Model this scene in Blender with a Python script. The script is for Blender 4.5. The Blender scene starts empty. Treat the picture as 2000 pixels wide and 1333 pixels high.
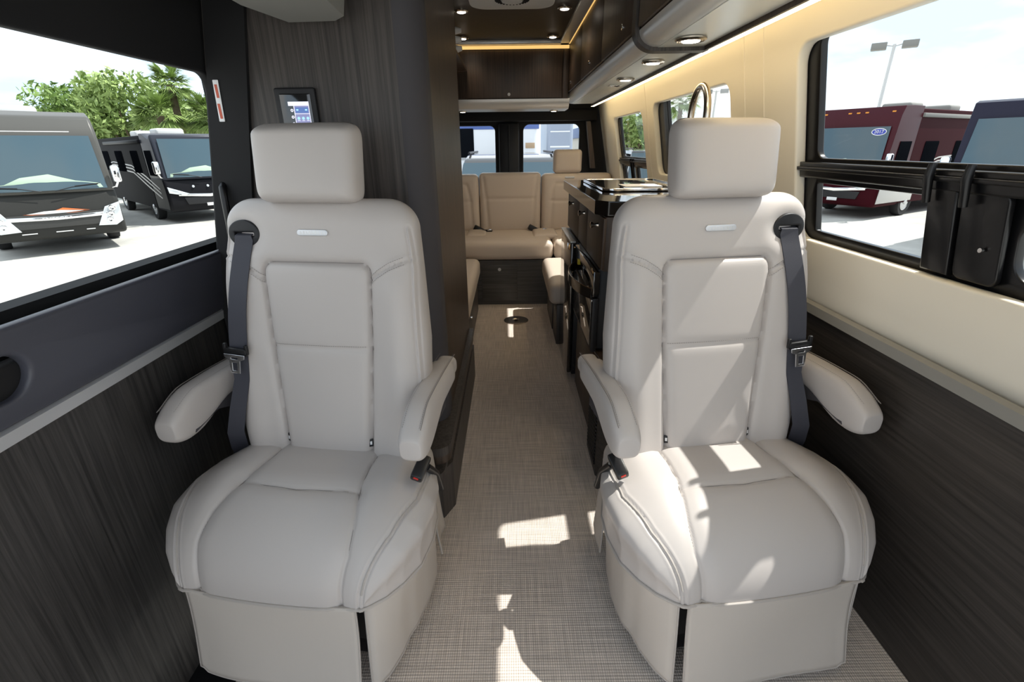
import bpy, bmesh, math, random
import numpy as np
from mathutils import Vector, Matrix, geometry
random.seed(7); rng = np.random.default_rng(7)
PI = math.pi
S = bpy.context.scene
C = S.collection

# ------------------------------------------------------------------ camera
cam = bpy.data.cameras.new('camera'); cam.lens = 16.6; cam.sensor_width = 36; cam.clip_start = 0.02; cam.clip_end = 500
co = bpy.data.objects.new('camera', cam); C.objects.link(co)
co.location = (0, 0, 1.3); co.rotation_mode = 'QUATERNION'
co.rotation_quaternion = (Matrix.Rotation(math.radians(90) - math.atan(.413), 4, 'X') @ Matrix.Rotation(math.radians(-.7), 4, 'Z')).to_quaternion()
S.camera = co
# ------------------------------------------------------------------ colour management
S.view_settings.view_transform = 'Standard'; S.view_settings.look = 'None'
S.view_settings.gamma = 1; S.view_settings.use_curve_mapping = False
S.view_settings.exposure = -0.15
# ------------------------------------------------------------------ world: bright sky with clouds
w = bpy.data.worlds.new('sky'); S.world = w; w.use_nodes = True
nt = w.node_tree; nt.nodes.clear()
def nn(t, **k):
    n = nt.nodes.new(t)
    for a, b in k.items(): setattr(n, a, b)
    return n
out = nn('ShaderNodeOutputWorld'); bg = nn('ShaderNodeBackground'); tc = nn('ShaderNodeTexCoord')
mp = nn('ShaderNodeMapping'); mp.inputs['Scale'].default_value = (1, 1, 3.2)
nz = nn('ShaderNodeTexNoise'); nz.inputs['Scale'].default_value = 2.3; nz.inputs['Detail'].default_value = 6; nz.inputs['Roughness'].default_value = .55
cr = nn('ShaderNodeValToRGB')
cr.color_ramp.elements[0].position = .40; cr.color_ramp.elements[0].color = (.62, .80, 1.0, 1)
cr.color_ramp.elements[1].position = .58; cr.color_ramp.elements[1].color = (1.0, 1.0, 1.0, 1)
nt.links.new(tc.outputs['Generated'], mp.inputs['Vector']); nt.links.new(mp.outputs[0], nz.inputs['Vector'])
nt.links.new(nz.outputs['Fac'], cr.inputs[0]); nt.links.new(cr.outputs[0], bg.inputs['Color'])
bg.inputs['Strength'].default_value = 1.7
nt.links.new(bg.outputs[0], out.inputs['Surface'])
# ------------------------------------------------------------------ sun
sl = bpy.data.lights.new('sun', 'SUN'); sl.energy = 7.0; sl.angle = math.radians(.6); sl.color = (1, .97, .92)
so = bpy.data.objects.new('sun', sl); C.objects.link(so)
so.rotation_euler = Vector((-1.0, -.25, -1.62)).to_track_quat('-Z', 'Y').to_euler()
so.location = (6, 3, 8)

# ================================================================== helpers
def tag(o, label=None, cat=None, group=None, kind=None):
    if label: o['label'] = label
    if cat: o['category'] = cat
    if group: o['group'] = group
    if kind: o['kind'] = kind
    return o

class MB:
    def __init__(s): s.v = []; s.f = []
    def add(s, V, F):
        b = len(s.v); s.v += [tuple(p) for p in V]; s.f += [tuple(b + i for i in f) for f in F]; return s
    def box(s, x0, x1, y0, y1, z0, z1, bev=0.0, seg=2, M=None):
        if bev > 0:
            bm = bmesh.new(); bmesh.ops.create_cube(bm, size=1)
            for v in bm.verts: v.co = Vector(((x0+x1)/2 + v.co.x*(x1-x0), (y0+y1)/2 + v.co.y*(y1-y0), (z0+z1)/2 + v.co.z*(z1-z0)))
            bmesh.ops.bevel(bm, geom=bm.edges[:], offset=bev, segments=seg, profile=.5, affect='EDGES')
            V = [v.co.copy() for v in bm.verts]; F = [[v.index for v in f.verts] for f in bm.faces]; bm.free()
        else:
            V = [Vector(p) for p in ((x0,y0,z0),(x1,y0,z0),(x1,y1,z0),(x0,y1,z0),(x0,y0,z1),(x1,y0,z1),(x1,y1,z1),(x0,y1,z1))]
            F = [(0,3,2,1),(4,5,6,7),(0,1,5,4),(1,2,6,5),(2,3,7,6),(3,0,4,7)]
        if M is not None: V = [M @ v for v in V]
        return s.add(V, F)
    def tube(s, pts, r, n=10, caps=True):
        pts = [Vector(p) for p in pts]; R = r if isinstance(r, (list, tuple)) else [r]*len(pts)
        t0 = (pts[1]-pts[0]).normalized(); u = t0.orthogonal().normalized(); V = []
        for i, p in enumerate(pts):
            t = (pts[min(i+1, len(pts)-1)] - pts[max(i-1, 0)]).normalized()
            u = (u - t*u.dot(t)).normalized(); w_ = t.cross(u)
            V += [p + (u*math.cos(2*PI*k/n) + w_*math.sin(2*PI*k/n))*R[i] for k in range(n)]
        F = [(i*n+k, i*n+(k+1) % n, (i+1)*n+(k+1) % n, (i+1)*n+k) for i in range(len(pts)-1) for k in range(n)]
        if caps: F += [tuple(range(n))[::-1], tuple(range((len(pts)-1)*n, len(pts)*n))]
        return s.add(V, F)
    def lathe(s, prof, M, n=24):
        # prof: (r, h) pairs about local z, M places it
        V = []; F = []
        for r, h in prof: V += [M @ Vector((r*math.cos(2*PI*k/n), r*math.sin(2*PI*k/n), h)) for k in range(n)]
        for i in range(len(prof)-1): F += [(i*n+k, i*n+(k+1) % n, (i+1)*n+(k+1) % n, (i+1)*n+k) for k in range(n)]
        F += [tuple(range(n))[::-1], tuple(range((len(prof)-1)*n, len(prof)*n))]
        return s.add(V, F)
    def prism(s, poly, a0, a1, fn):
        # poly in (u,v), swept from a0 to a1; fn(u,v,a)->xyz
        n = len(poly); V = [fn(u, v, a0) for u, v in poly] + [fn(u, v, a1) for u, v in poly]
        F = [(k, (k+1) % n, n+(k+1) % n, n+k) for k in range(n)]
        t = geometry.tessellate_polygon([[Vector((u, v, 0)) for u, v in poly]])
        F += [tuple(x) for x in t] + [tuple(n+i for i in x[::-1]) for x in t]
        return s.add(V, F)
    def plate(s, outer, holes, th, bev, fn):
        # flat plate with holes and softened rims; fn(u,v,w)->xyz, w in [-th/2, th/2]
        cu = bpy.data.curves.new('t', 'CURVE'); cu.dimensions = '2D'; cu.fill_mode = 'BOTH'
        cu.extrude = max(th/2 - bev, 0.0001); cu.bevel_depth = bev; cu.bevel_resolution = 2; cu.offset = -bev
        for pl in [outer] + list(holes):
            sp = cu.splines.new('POLY'); sp.points.add(len(pl)-1); sp.use_cyclic_u = True
            for i, (a, b) in enumerate(pl): sp.points[i].co = (a, b, 0, 1)
        o = bpy.data.objects.new('t', cu); me = bpy.data.meshes.new_from_object(o)
        V = [fn(*v.co) for v in me.vertices]; F = [tuple(p.vertices) for p in me.polygons]
        bpy.data.objects.remove(o); bpy.data.curves.remove(cu); bpy.data.meshes.remove(me)
        return s.add(V, F)
    def build(s, name, mat, parent=None, M=None, ang=40, weld=True):
        me = bpy.data.meshes.new(name)
        V = s.v if M is None else [M @ Vector(v) for v in s.v]
        me.from_pydata([tuple(v) for v in V], [], s.f)
        bm = bmesh.new(); bm.from_mesh(me)
        if weld: bmesh.ops.remove_doubles(bm, verts=bm.verts, dist=1e-5)
        bmesh.ops.recalc_face_normals(bm, faces=bm.faces); bm.to_mesh(me); bm.free()
        for p in me.polygons: p.use_smooth = True
        me.set_sharp_from_angle(angle=math.radians(ang))
        me.materials.append(mat)
        o = bpy.data.objects.new(name, me); C.objects.link(o)
        if parent: o.parent = parent
        return o

def empty(name, loc=(0, 0, 0), rz=0):
    o = bpy.data.objects.new(name, None); C.objects.link(o); o.location = loc; o.rotation_euler = (0, 0, rz); o.empty_display_size = .1
    return o
def rr(x0, y0, x1, y1, r, n=8):
    if not isinstance(r, (list, tuple)): r = [r]*4
    P = []
    for (cx, cy, a), q in zip(((x0, y0, PI), (x1, y0, 1.5*PI), (x1, y1, 0), (x0, y1, .5*PI)), r):
        ox = cx + (q if cx == x0 else -q); oy = cy + (q if cy == y0 else -q)
        P += [(ox + q*math.cos(a + .5*PI*k/n), oy + q*math.sin(a + .5*PI*k/n)) for k in range(n+1)]
    return P
def circ(cx, cy, rx, ry=None, n=28):
    ry = ry or rx
    return [(cx + rx*math.cos(2*PI*k/n), cy + ry*math.sin(2*PI*k/n)) for k in range(n)]
def text_mb(txt, size, fn, depth=.001, mb=None):
    cu = bpy.data.curves.new('t', 'FONT'); cu.body = txt; cu.size = size; cu.extrude = depth; cu.align_x = 'CENTER'; cu.align_y = 'CENTER'; cu.resolution_u = 3
    o = bpy.data.objects.new('t', cu); me = bpy.data.meshes.new_from_object(o)
    mb = mb or MB(); mb.add([fn(*v.co) for v in me.vertices], [tuple(p.vertices) for p in me.polygons])
    bpy.data.objects.remove(o); bpy.data.curves.remove(cu); bpy.data.meshes.remove(me)
    return mb

# ================================================================== materials
def mat(name, col, rough=.5, metal=0, spec=.5, coat=0, emit=None, es=0, alpha=None):
    m = bpy.data.materials.new(name); m.use_nodes = True; b = m.node_tree.nodes['Principled BSDF']
    b.inputs['Base Color'].default_value = (*col, 1); b.inputs['Roughness'].default_value = rough
    b.inputs['Metallic'].default_value = metal; b.inputs['Specular IOR Level'].default_value = spec
    b.inputs['Coat Weight'].default_value = coat; b.inputs['Coat Roughness'].default_value = .05
    if emit: b.inputs['Emission Color'].default_value = (*emit, 1); b.inputs['Emission Strength'].default_value = es
    return m
def nodes(m):
    t = m.node_tree; return t, t.nodes, t.links, t.nodes['Principled BSDF']
def bump_noise(m, scale, strength, dist=.001, detail=4, stretch=None):
    t, N, L, b = nodes(m); c = N.new('ShaderNodeTexCoord'); n = N.new('ShaderNodeTexNoise'); n.inputs['Scale'].default_value = scale; n.inputs['Detail'].default_value = detail
    mp = N.new('ShaderNodeMapping'); 
    if stretch: mp.inputs['Scale'].default_value = stretch
    L.new(c.outputs['Object'], mp.inputs[0]); L.new(mp.outputs[0], n.inputs['Vector'])
    u = N.new('ShaderNodeBump'); u.inputs['Strength'].default_value = strength; u.inputs['Distance'].default_value = dist
    L.new(n.outputs['Fac'], u.inputs['Height']); L.new(u.outputs[0], b.inputs['Normal']); return m
def wood(name, c0, c1, stretch, rough=.45, bump=.35, coat=0):
    m = mat(name, c0, rough, coat=coat); t, N, L, b = nodes(m)
    c = N.new('ShaderNodeTexCoord'); mp = N.new('ShaderNodeMapping'); mp.inputs['Scale'].default_value = stretch
    n = N.new('ShaderNodeTexNoise'); n.inputs['Scale'].default_value = 1; n.inputs['Detail'].default_value = 6; n.inputs['Roughness'].default_value = .7
    n.inputs['Distortion'].default_value = .15
    r = N.new('ShaderNodeValToRGB'); r.color_ramp.elements[0].position = .36; r.color_ramp.elements[1].position = .66
    r.color_ramp.elements[0].color = (*c0, 1); r.color_ramp.elements[1].color = (*c1, 1)
    L.new(c.outputs['Object'], mp.inputs[0]); L.new(mp.outputs[0], n.inputs['Vector']); L.new(n.outputs['Fac'], r.inputs[0]); L.new(r.outputs[0], b.inputs['Base Color'])
    u = N.new('ShaderNodeBump'); u.inputs['Strength'].default_value = bump; u.inputs['Distance'].default_value = .0012
    L.new(n.outputs['Fac'], u.inputs['Height']); L.new(u.outputs[0], b.inputs['Normal'])
    return m
M = {}
M['leather'] = bump_noise(mat('greige_leather', (.535, .495, .470), .42, spec=.4), 900, .12, .0006, 3)
M['leather_skirt'] = bump_noise(mat('greige_leather_skirt', (.545, .495, .445), .55, spec=.35), 22, .18, .006, 2)
M['leather_rear'] = bump_noise(mat('rear_greige_leather', (.66, .565, .48), .45, spec=.4), 700, .12, .0006, 3)
M['cream'] = bump_noise(mat('cream_vinyl', (.83, .785, .68), .5, spec=.35), 500, .1, .0006, 3)
M['stitch_seam_shade'] = mat('thread_and_seam_shade', (.26, .235, .22), .7)  # thread colour, also used for the painted shade lines in seam grooves
M['seam'] = mat('seam_piping', (.46, .42, .385), .5)
wc0, wc1 = (.030, .025, .0225), (.088, .075, .067)
M['wood_x'] = wood('dark_wood_vertical', wc0, wc1, (95, 95, 1.5))
M['wood_door'] = wood('dark_wood_door_panel', (.020, .019, .019), (.075, .070, .067), (150, 110, 2.2), .42, .5)
M['wood_h'] = wood('dark_wood_horizontal', (.020, .017, .015), (.052, .045, .040), (95, 2.0, 95), .45, .4)
M['wood_hx'] = wood('dark_wood_crosswise', (.045, .041, .037), (.10, .092, .083), (2, 95, 95), .45, .3)
M['wood_warm'] = wood('brown_wood_cabinet', (.034, .022, .015), (.085, .055, .037), (110, 110, 2.0), .45, .25, .0)
M['ceil'] = wood('brown_ceiling_laminate', (.020, .013, .009), (.040, .027, .019), (60, 60, 60), .5, .05, .0); M['ceil'].node_tree.nodes['Principled BSDF'].inputs['Specular IOR Level'].default_value = .25
M['black'] = bump_noise(mat('black_plastic', (.012, .012, .014), .45, spec=.4), 600, .15, .0005)
M['black_gloss'] = mat('black_gloss_paint', (.005, .005, .006), .30, spec=.35, coat=.12)
M['door_plastic'] = bump_noise(mat('blue_grey_door_plastic', (.072, .075, .096), .40, spec=.5), 900, .2, .0006)
M['headliner_top'] = mat('ceiling_cloth', (.05, .05, .052), .9)
M['soft_grey'] = mat('grey_textile_trim', (.060, .056, .062), .7)
M['headliner'] = mat('headliner_dark', (.0055, .0055, .0065), .8)
M['console'] = bump_noise(mat('grey_green_fabric', (.27, .265, .245), .75), 700, .1, .0006)
M['alu'] = mat('brushed_aluminium', (.70, .71, .73), .36, .5)
M['alu_paint'] = mat('satin_silver_paint', (.78, .77, .75), .32, .30)
M['under'] = mat('pale_underside_laminate', (.86, .86, .80), .28, .1)
M['chrome'] = mat('chrome', (.86, .86, .86), .08, 1)
M['nickel'] = mat('brushed_nickel', (.72, .66, .58), .22, 1)
M['counter'] = mat('black_polished_counter', (.008, .007, .007), .06, spec=.45, coat=.25)
M['oven_glass'] = mat('black_oven_glass', (.012, .012, .012), .06, spec=.6, coat=1)
M['fridge'] = mat('dark_fridge_front', (.055, .048, .042), .12, .6, coat=.6)
M['webbing'] = bump_noise(mat('charcoal_webbing', (.045, .046, .060), .6), 300, .5, .0006, 1, (6, 6, .4))
M['belt_black'] = mat('belt_black', (.010, .010, .011), .35)
M['steel'] = mat('polished_steel', (.74, .76, .80), .18, 1)
M['bronze'] = mat('bronze_latch', (.45, .27, .12), .25, .9)
M['red'] = mat('red_button', (.6, .03, .02), .4)
M['yellow'] = mat('yellow_sticker', (.8, .6, .02), .5)
M['white_tag'] = mat('white_print', (.8, .8, .8), .5)
M['towel'] = bump_noise(mat('white_towel', (.75, .73, .70), .95), 400, .6, .002)
M['vent'] = mat('white_vent_plastic', (.68, .68, .67), .4)
M['dark'] = mat('dark_slot', (.005, .005, .005), .8)
M['lamp'] = mat('lamp_lens', (1, .95, .88), .3, emit=(1, .90, .76), es=14)
M['led'] = mat('warm_led_strip', (1, .9, .7), .3, emit=(1, .76, .40), es=15)
M['led_dim'] = mat('warm_led_cove', (1, .7, .3), .3, emit=(1, .62, .20), es=.95)
M['tyre'] = mat('rubber_tyre', (.015, .015, .016), .8)

def glass(name, tint=(.93, .96, .95), refl=.06):
    m = bpy.data.materials.new(name); m.use_nodes = True; t = m.node_tree; N = t.nodes; L = t.links; N.clear()
    o = N.new('ShaderNodeOutputMaterial'); mx = N.new('ShaderNodeMixShader'); tr = N.new('ShaderNodeBsdfTransparent'); g = N.new('ShaderNodeBsdfGlossy')
    g.inputs['Roughness'].default_value = .02; tr.inputs['Color'].default_value = (*tint, 1)
    lw = N.new('ShaderNodeLayerWeight'); lw.inputs['Blend'].default_value = .12
    k_ = N.new('ShaderNodeMath'); k_.operation = 'MULTIPLY'; k_.inputs[1].default_value = .22; L.new(lw.outputs['Fresnel'], k_.inputs[0]); L.new(k_.outputs[0], mx.inputs['Fac']); L.new(tr.outputs[0], mx.inputs[1]); L.new(g.outputs[0], mx.inputs[2]); L.new(mx.outputs[0], o.inputs['Surface'])
    return m
M['glass'] = glass('clear_window_glass', (.95, .97, .96))
M['glass_tint'] = glass('tinted_window_glass', (.88, .92, .94))

# carpet: woven loop grid
def carpet():
    m = mat('woven_carpet', (.5, .44, .4), .95, spec=.1); t, N, L, b = nodes(m)
    c = N.new('ShaderNodeTexCoord'); sx = N.new('ShaderNodeSeparateXYZ'); L.new(c.outputs['Object'], sx.inputs[0])
    def wave(sock, f):
        a = N.new('ShaderNodeMath'); a.operation = 'MULTIPLY'; a.inputs[1].default_value = f*PI; L.new(sock, a.inputs[0])
        s_ = N.new('ShaderNodeMath'); s_.operation = 'SINE'; L.new(a.outputs[0], s_.inputs[0])
        q = N.new('ShaderNodeMath'); q.operation = 'ABSOLUTE'; L.new(s_.outputs[0], q.inputs[0]); return q.outputs[0]
    wx = wave(sx.outputs['X'], 160); wy = wave(sx.outputs['Y'], 125)
    mu = N.new('ShaderNodeMath'); mu.operation = 'MULTIPLY'; L.new(wx, mu.inputs[0]); L.new(wy, mu.inputs[1])
    pw = N.new('ShaderNodeMath'); pw.operation = 'POWER'; pw.inputs[1].default_value = .6; L.new(mu.outputs[0], pw.inputs[0])
    r = N.new('ShaderNodeValToRGB'); r.color_ramp.elements[0].color = (.38, .325, .285, 1); r.color_ramp.elements[1].color = (.80, .70, .62, 1); r.color_ramp.elements[1].position = .62
    L.new(pw.outputs[0], r.inputs[0])
    mp = N.new('ShaderNodeMapping'); mp.inputs['Scale'].default_value = (220, 6, 1); n = N.new('ShaderNodeTexNoise'); n.inputs['Scale'].default_value = 1; n.inputs['Detail'].default_value = 2
    L.new(c.outputs['Object'], mp.inputs[0]); L.new(mp.outputs[0], n.inputs['Vector'])
    mp2 = N.new('ShaderNodeMapping'); mp2.inputs['Scale'].default_value = (6, 190, 1); n2 = N.new('ShaderNodeTexNoise'); n2.inputs['Scale'].default_value = 1; n2.inputs['Detail'].default_value = 2
    L.new(c.outputs['Object'], mp2.inputs[0]); L.new(mp2.outputs[0], n2.inputs['Vector'])
    ad = N.new('ShaderNodeMath'); ad.operation = 'ADD'; L.new(n.outputs['Fac'], ad.inputs[0]); L.new(n2.outputs['Fac'], ad.inputs[1])
    mr = N.new('ShaderNodeMapRange'); mr.inputs[1].default_value = .7; mr.inputs[2].default_value = 1.3; mr.inputs[3].default_value = .72; mr.inputs[4].default_value = 1.12; L.new(ad.outputs[0], mr.inputs[0])
    mx = N.new('ShaderNodeVectorMath'); mx.operation = 'SCALE'; L.new(r.outputs[0], mx.inputs[0]); L.new(mr.outputs[0], mx.inputs['Scale']); L.new(mx.outputs[0], b.inputs['Base Color'])
    u = N.new('ShaderNodeBump'); u.inputs['Strength'].default_value = .5; u.inputs['Distance'].default_value = .002; L.new(pw.outputs[0], u.inputs['Height']); L.new(u.outputs[0], b.inputs['Normal'])
    return m
M['carpet'] = carpet()
def concrete():
    m = mat('pale_concrete', (.5, .49, .46), .9); t, N, L, b = nodes(m)
    c = N.new('ShaderNodeTexCoord'); n = N.new('ShaderNodeTexNoise'); n.inputs['Scale'].default_value = .7; n.inputs['Detail'].default_value = 10; n.inputs['Roughness'].default_value = .7
    r = N.new('ShaderNodeValToRGB'); r.color_ramp.elements[0].color = (.40, .39, .36, 1); r.color_ramp.elements[1].color = (.56, .55, .51, 1); r.color_ramp.elements[0].position = .35; r.color_ramp.elements[1].position = .65
    L.new(c.outputs['Object'], n.inputs['Vector']); L.new(n.outputs['Fac'], r.inputs[0]); L.new(r.outputs[0], b.inputs['Base Color']); return m
M['concrete'] = concrete()

# ================================================================== the van shell
def xr(y, z):   # right wall surface
    return (.88 + .195*(1.56 - z) if z > .78 else 1.032 + .0*(z)) - .016*(y - 1.6)
def xl(y, z):
    return -((.885 + .18*(1.48 - z)) if z > .77 else 1.013 + .0*z) + .01*(y-1.6)
YR = 4.80
mb = MB(); mb.prism([(-.74, -.45), (1.12, -.45), (1.12, 4.95), (-1.12, 4.95), (-1.12, 1.60), (-.74, 1.60)], -.05, 0, lambda u, v, a: (u, v, a)); tag(mb.build('floor', M['carpet'], ang=20), kind='structure')
mb = MB(); mb.box(-1.06, -.741, -.45, 1.60, -.30, -.22, .004); tag(mb.build('floor_step', M['black']), kind='structure')
# right wall, cream upper part with three openings
mb = MB()
holes = [rr(-.30, 1.0, 1.66, 1.575, .055), rr(2.13, 1.13, 3.17, 1.525, .055), rr(3.42, .98, 4.25, 1.50, .055)]
mb.plate([(-.45, .78), (YR, .78), (YR, 1.78), (-.45, 1.78)], holes, .036, .008, lambda u, v, q: (xr(u, max(v, .781)) + .018 + q, u, v))
wr = tag(mb.build('wall_right', M['cream']), kind='structure')
# thin seams where the cream covering is pieced
mb = MB()
for y in (1.86, 2.0, 3.30):
    mb.tube([(xr(y, z) - .0005, y, z) for z in (1.0, 1.2, 1.45, 1.7)], .0022, 6)
mb.build('wall_seam', M['cream'], wr)
# right wall lower, dark wood
mb = MB(); mb.box(1.02, 1.05, -.45, YR, 0, .785); lw_ = mb.build('wall_right_lower', M['wood_h']); tag(lw_, kind='structure')
mb = MB(); mb.prism([(1.018, .765), (1.006, .768), (1.004, .798), (1.022, .803), (1.03, .765)], -.45, 2.2, lambda u, v, a: (u - .0*a, a, v)); tag(mb.build('trim_1', M['console']), kind='structure')
# windows, right side
def side_window(n, y0, y1, z0, z1, slider=True, glassmat='glass', off=.036):
    f = lambda u, v, q: (xr(u, v) + off + .012 + q, u, v)
    r = MB()
    zr = z0 + (z1 - z0)*.39
    if slider:
        ym = y0 + (y1 - y0)*.585 if n == 1 else (y0+y1)/2
        hs = [rr(y0+.03, zr+.03, y1-.055, z1+.02, .03)]
        if n == 1: hs += [rr(1.135, z0+.028, y1-.06, zr-.045, .006), rr(.10, z0+.03, .945, zr-.07, .045)]
        else: hs += [rr(y0+.05, z0+.03, ym-.04, zr-.045, .01), rr(ym+.03, z0+.03, y1-.05, zr-.045, .01)]
    else:
        hs = [rr(y0+.03, z0+.03, y1-.16, z1+.02, .03)]
    r.plate(rr(y0-.05, z0-.05, y1+.05, z1+.06, .05), hs, .022, .004, f)
    wn = tag(r.build('window_%d' % n, M['black_gloss']), kind='structure')
    if slider:
        r = MB(); g = lambda u, v, q: (xr(u, v) + off - .012 + q, u, v)
        r.plate([(y0, zr-.03), (y1-.0, zr-.03), (y1-.0, zr+.018), (y0, zr+.018)], [], .022, .006, g)
        r.plate([(y0, zr-.008), (y1, zr-.008), (y1, zr+.004), (y0, zr+.004)], [], .040, .004, g)
        r.build('rail', M['black_gloss'], wn)
        if n == 1:
            for ys in ((1.105, 1.145), ):
                r = MB(); r.plate([(ys[0]-.035, z0+.01), (ys[1], z0+.01), (ys[1], zr-.02), (ys[0]-.035, zr-.02)], [], .02, .005, g); r.build('post', M['black_gloss'], wn)
            r = MB(); r.plate(rr(.955, z0+.01, 1.06, zr-.02, .02), [], .014, .004, g); r.build('sash', M['black_gloss'], wn)
            for yy in (1.13, 1.035):
                r = MB(); r.tube([(xr(yy, zr)+off-.036, yy, zr+.03), (xr(yy, zr)+off-.038, yy, zr-.0), (xr(yy, zr-.05)+off-.036, yy, zr-.055)], [.008, .010, .008], 10); r.build('catch', M['black_gloss'], wn)
            r = MB(); r.lathe([(.005, 0), (.005, .006)], Matrix.Translation((xr(.99, 1.09)+off-.022, .99, 1.085)) @ Matrix.Rotation(-PI/2, 4, 'Y'), 10); r.build('screw', M['chrome'], wn)
        else:
            for yy in ((y0+y1)/2 - .03, (y0+y1)/2 + .03):
                r = MB(); r.tube([(xr(yy, zr)+off-.03, yy, zr+.02), (xr(yy, z0)+off-.03, yy, z0+.03)], .009, 8); r.build('post', M['black_gloss'], wn)
    r = MB(); r.add([(xr(y, z)+off+.026, y, z) for y, z in ((y0, z0), (y1, z0), (y1, z1+.04), (y0, z1+.04))], [(0, 1, 2, 3)]); r.build('pane', M[glassmat], wn)
    return wn
side_window(1, -.30, 1.66, 1.0, 1.575)
side_window(2, 2.13, 3.17, 1.13, 1.525, False)
side_window(3, 3.42, 4.25, .98, 1.50)

# left wall: sliding door with window, dark
fl = lambda u, v, q: (xl(u, max(v, .771)) - .016 + q, u, v)
door = empty('door_1', (0, 0, 0)); tag(door, kind='structure')
mb = MB(); mb.plate([(-.45, .78), (1.66, .78), (1.66, 1.9), (-.45, 1.9)], [rr(-.30, .915, 1.61, 1.507, [.02, .05, .06, .04])], .03, .008, fl); mb.build('door_frame', M['headliner'], door)
mb = MB(); mb.plate([(-.45, .79), (1.64, .79), (1.64, .992), (-.45, .992)], [rr(.50, .845, .868, .938, .046)], .03, .010, lambda u, v, q: (xl(u, v) - .002 + q + .010*max(0, 1-abs(v-.9)/.12), u, v)); mb.build('door_panel', M['door_plastic'], door)
mb = MB()
mb.plate(rr(.47, .80, .90, .965, .06), [], .01, .003, lambda u, v, q: (xl(u, v) - .060 + q, u, v)); mb.build('recess_back', M['dark'], door)
mb = MB(); mb.lathe([(.034, 0), (.034, .012), (.026, .016), (.022, .010), (.0, .010)], Matrix.Translation((xl(.7, .87)-.040, .765, .868)) @ Matrix.Rotation(PI/2, 4, 'Y')); mb.box(-.004, .004, -.022, .022, -.006, .006, .002, M=Matrix.Translation((xl(.7, .87)-.023, .765, .868)))
mb.build('release_knob', M['chrome'], door)
mb = MB(); mb.add([(xl(y, z)-.028, y, z) for y, z in ((-.32, .96), (1.63, .96), (1.63, 1.52), (-.32, 1.52))], [(0, 1, 2, 3)]); mb.build('pane', M['glass'], door)
mb = MB(); mb.box(-1.04, -1.013, -.45, 1.6, -.22, .788); mb.build('door_lower_panel', M['wood_door'], door)
mb = MB(); mb.prism([(-1.016, .755), (-1.002, .757), (-.998, .786), (-1.008, .791), (-1.016, .791)], -.45, 1.6, lambda u, v, a: (u, a, v)); mb.build('door_trim', M['alu'], door)
# door post: black, with grab handle and sticker
mb = MB()
mb.prism([(xl(1.56, .3)+.01, -.2), (xl(1.56, .78)+.01, .78), (xl(1.56, 1.48)+.01, 1.48), (xl(1.56, 1.98)+.01, 1.98), (-.672, 1.98), (-.97, .28), (-.97, .0)], 1.556, 1.571, lambda u, v, a: (u, a, v))
mb.plate([(1.64, 0.78), (1.75, .78), (1.75, 1.95), (1.64, 1.95)], [], .04, .008, lambda u, v, q: (xl(u, v)+.02+q, u, v))
post = mb.build('wall_left_post', M['headliner']); tag(post, kind='structure')
mb = MB(); mb.box(-1.10, -1.04, -.45, 4.9, 0, 1.0); mb.box(-1.03, -1.005, 1.8, 4.9, 0, 2.0); tag(mb.build('wall_left', M['headliner']), kind='structure')
sx_, sy_ = -.838, 1.588
mb = MB(); mb.plate(rr(-.008, -.055, .008, .055, .002), [], .0015, .0003, lambda u, v, q: (-.852+u+.05*v, 1.554+q, 1.432+v))
st = mb.build('warning_sticker', M['white_tag']); tag(st, 'narrow white and red warning sticker on the black door post', 'sticker')
mb = MB(); mb.box(-.8575, -.850, 1.5525, 1.5535, 1.385, 1.425); mb.box(-.8545, -.847, 1.5525, 1.5535, 1.44, 1.475); mb.build('red_print', mat('sticker_red', (.55, .10, .05), .5), st)
mb = MB(); mb.tube([(-.90, 1.565, 1.20), (-.895, 1.545, 1.19), (-.893, 1.538, 1.16), (-.897, 1.538, 1.06), (-.905, 1.545, 1.03), (-.91, 1.57, 1.02)], .011, 10)
tag(mb.build('grab_handle', M['black_gloss']), 'short black grab handle on the post beside the sliding door window', 'handle')

# rear wall and rear doors
mb = MB(); mb.plate([(-1.05, 0), (1.05, 0), (1.05, 2.02), (-1.05, 2.02)], [rr(-.66, .86, -.135, 1.475, .05), rr(.13, .86, .655, 1.485, .06)], .05, .01, lambda u, v, q: (u, 4.84+q, v))
mb.box(-.8, .8, 4.74, 4.82, 1.51, 1.60, .01)
tag(mb.build('wall_rear', M['headliner']), kind='structure')
for i, (a, b) in enumerate(((-.66, -.135), (.13, .655))):
    mb = MB(); mb.add([(a-.02, 4.86, .83), (b+.02, 4.86, .83), (b+.02, 4.86, 1.51), (a-.02, 4.86, 1.51)], [(0, 1, 2, 3)])
    wn = mb.build('window_%d' % (4+i), M['glass_tint']); tag(wn, kind='structure')
mb = MB(); mb.box(-.10, .09, 4.77, 4.83, .8, 1.5, .02); mb.box(-.012, .0, 4.755, 4.775, .85, 1.48, .004); tag(mb.build('trim_2', M['black']), kind='structure')
mb = MB(); mb.prism([(.70, 1.50), (.735, 1.50), (.80, 1.10), (.755, 1.10)], 4.70, 4.76, lambda u, v, a: (u, a, v)); tag(mb.build('trim_3', M['wood_warm']), kind='structure')

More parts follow.
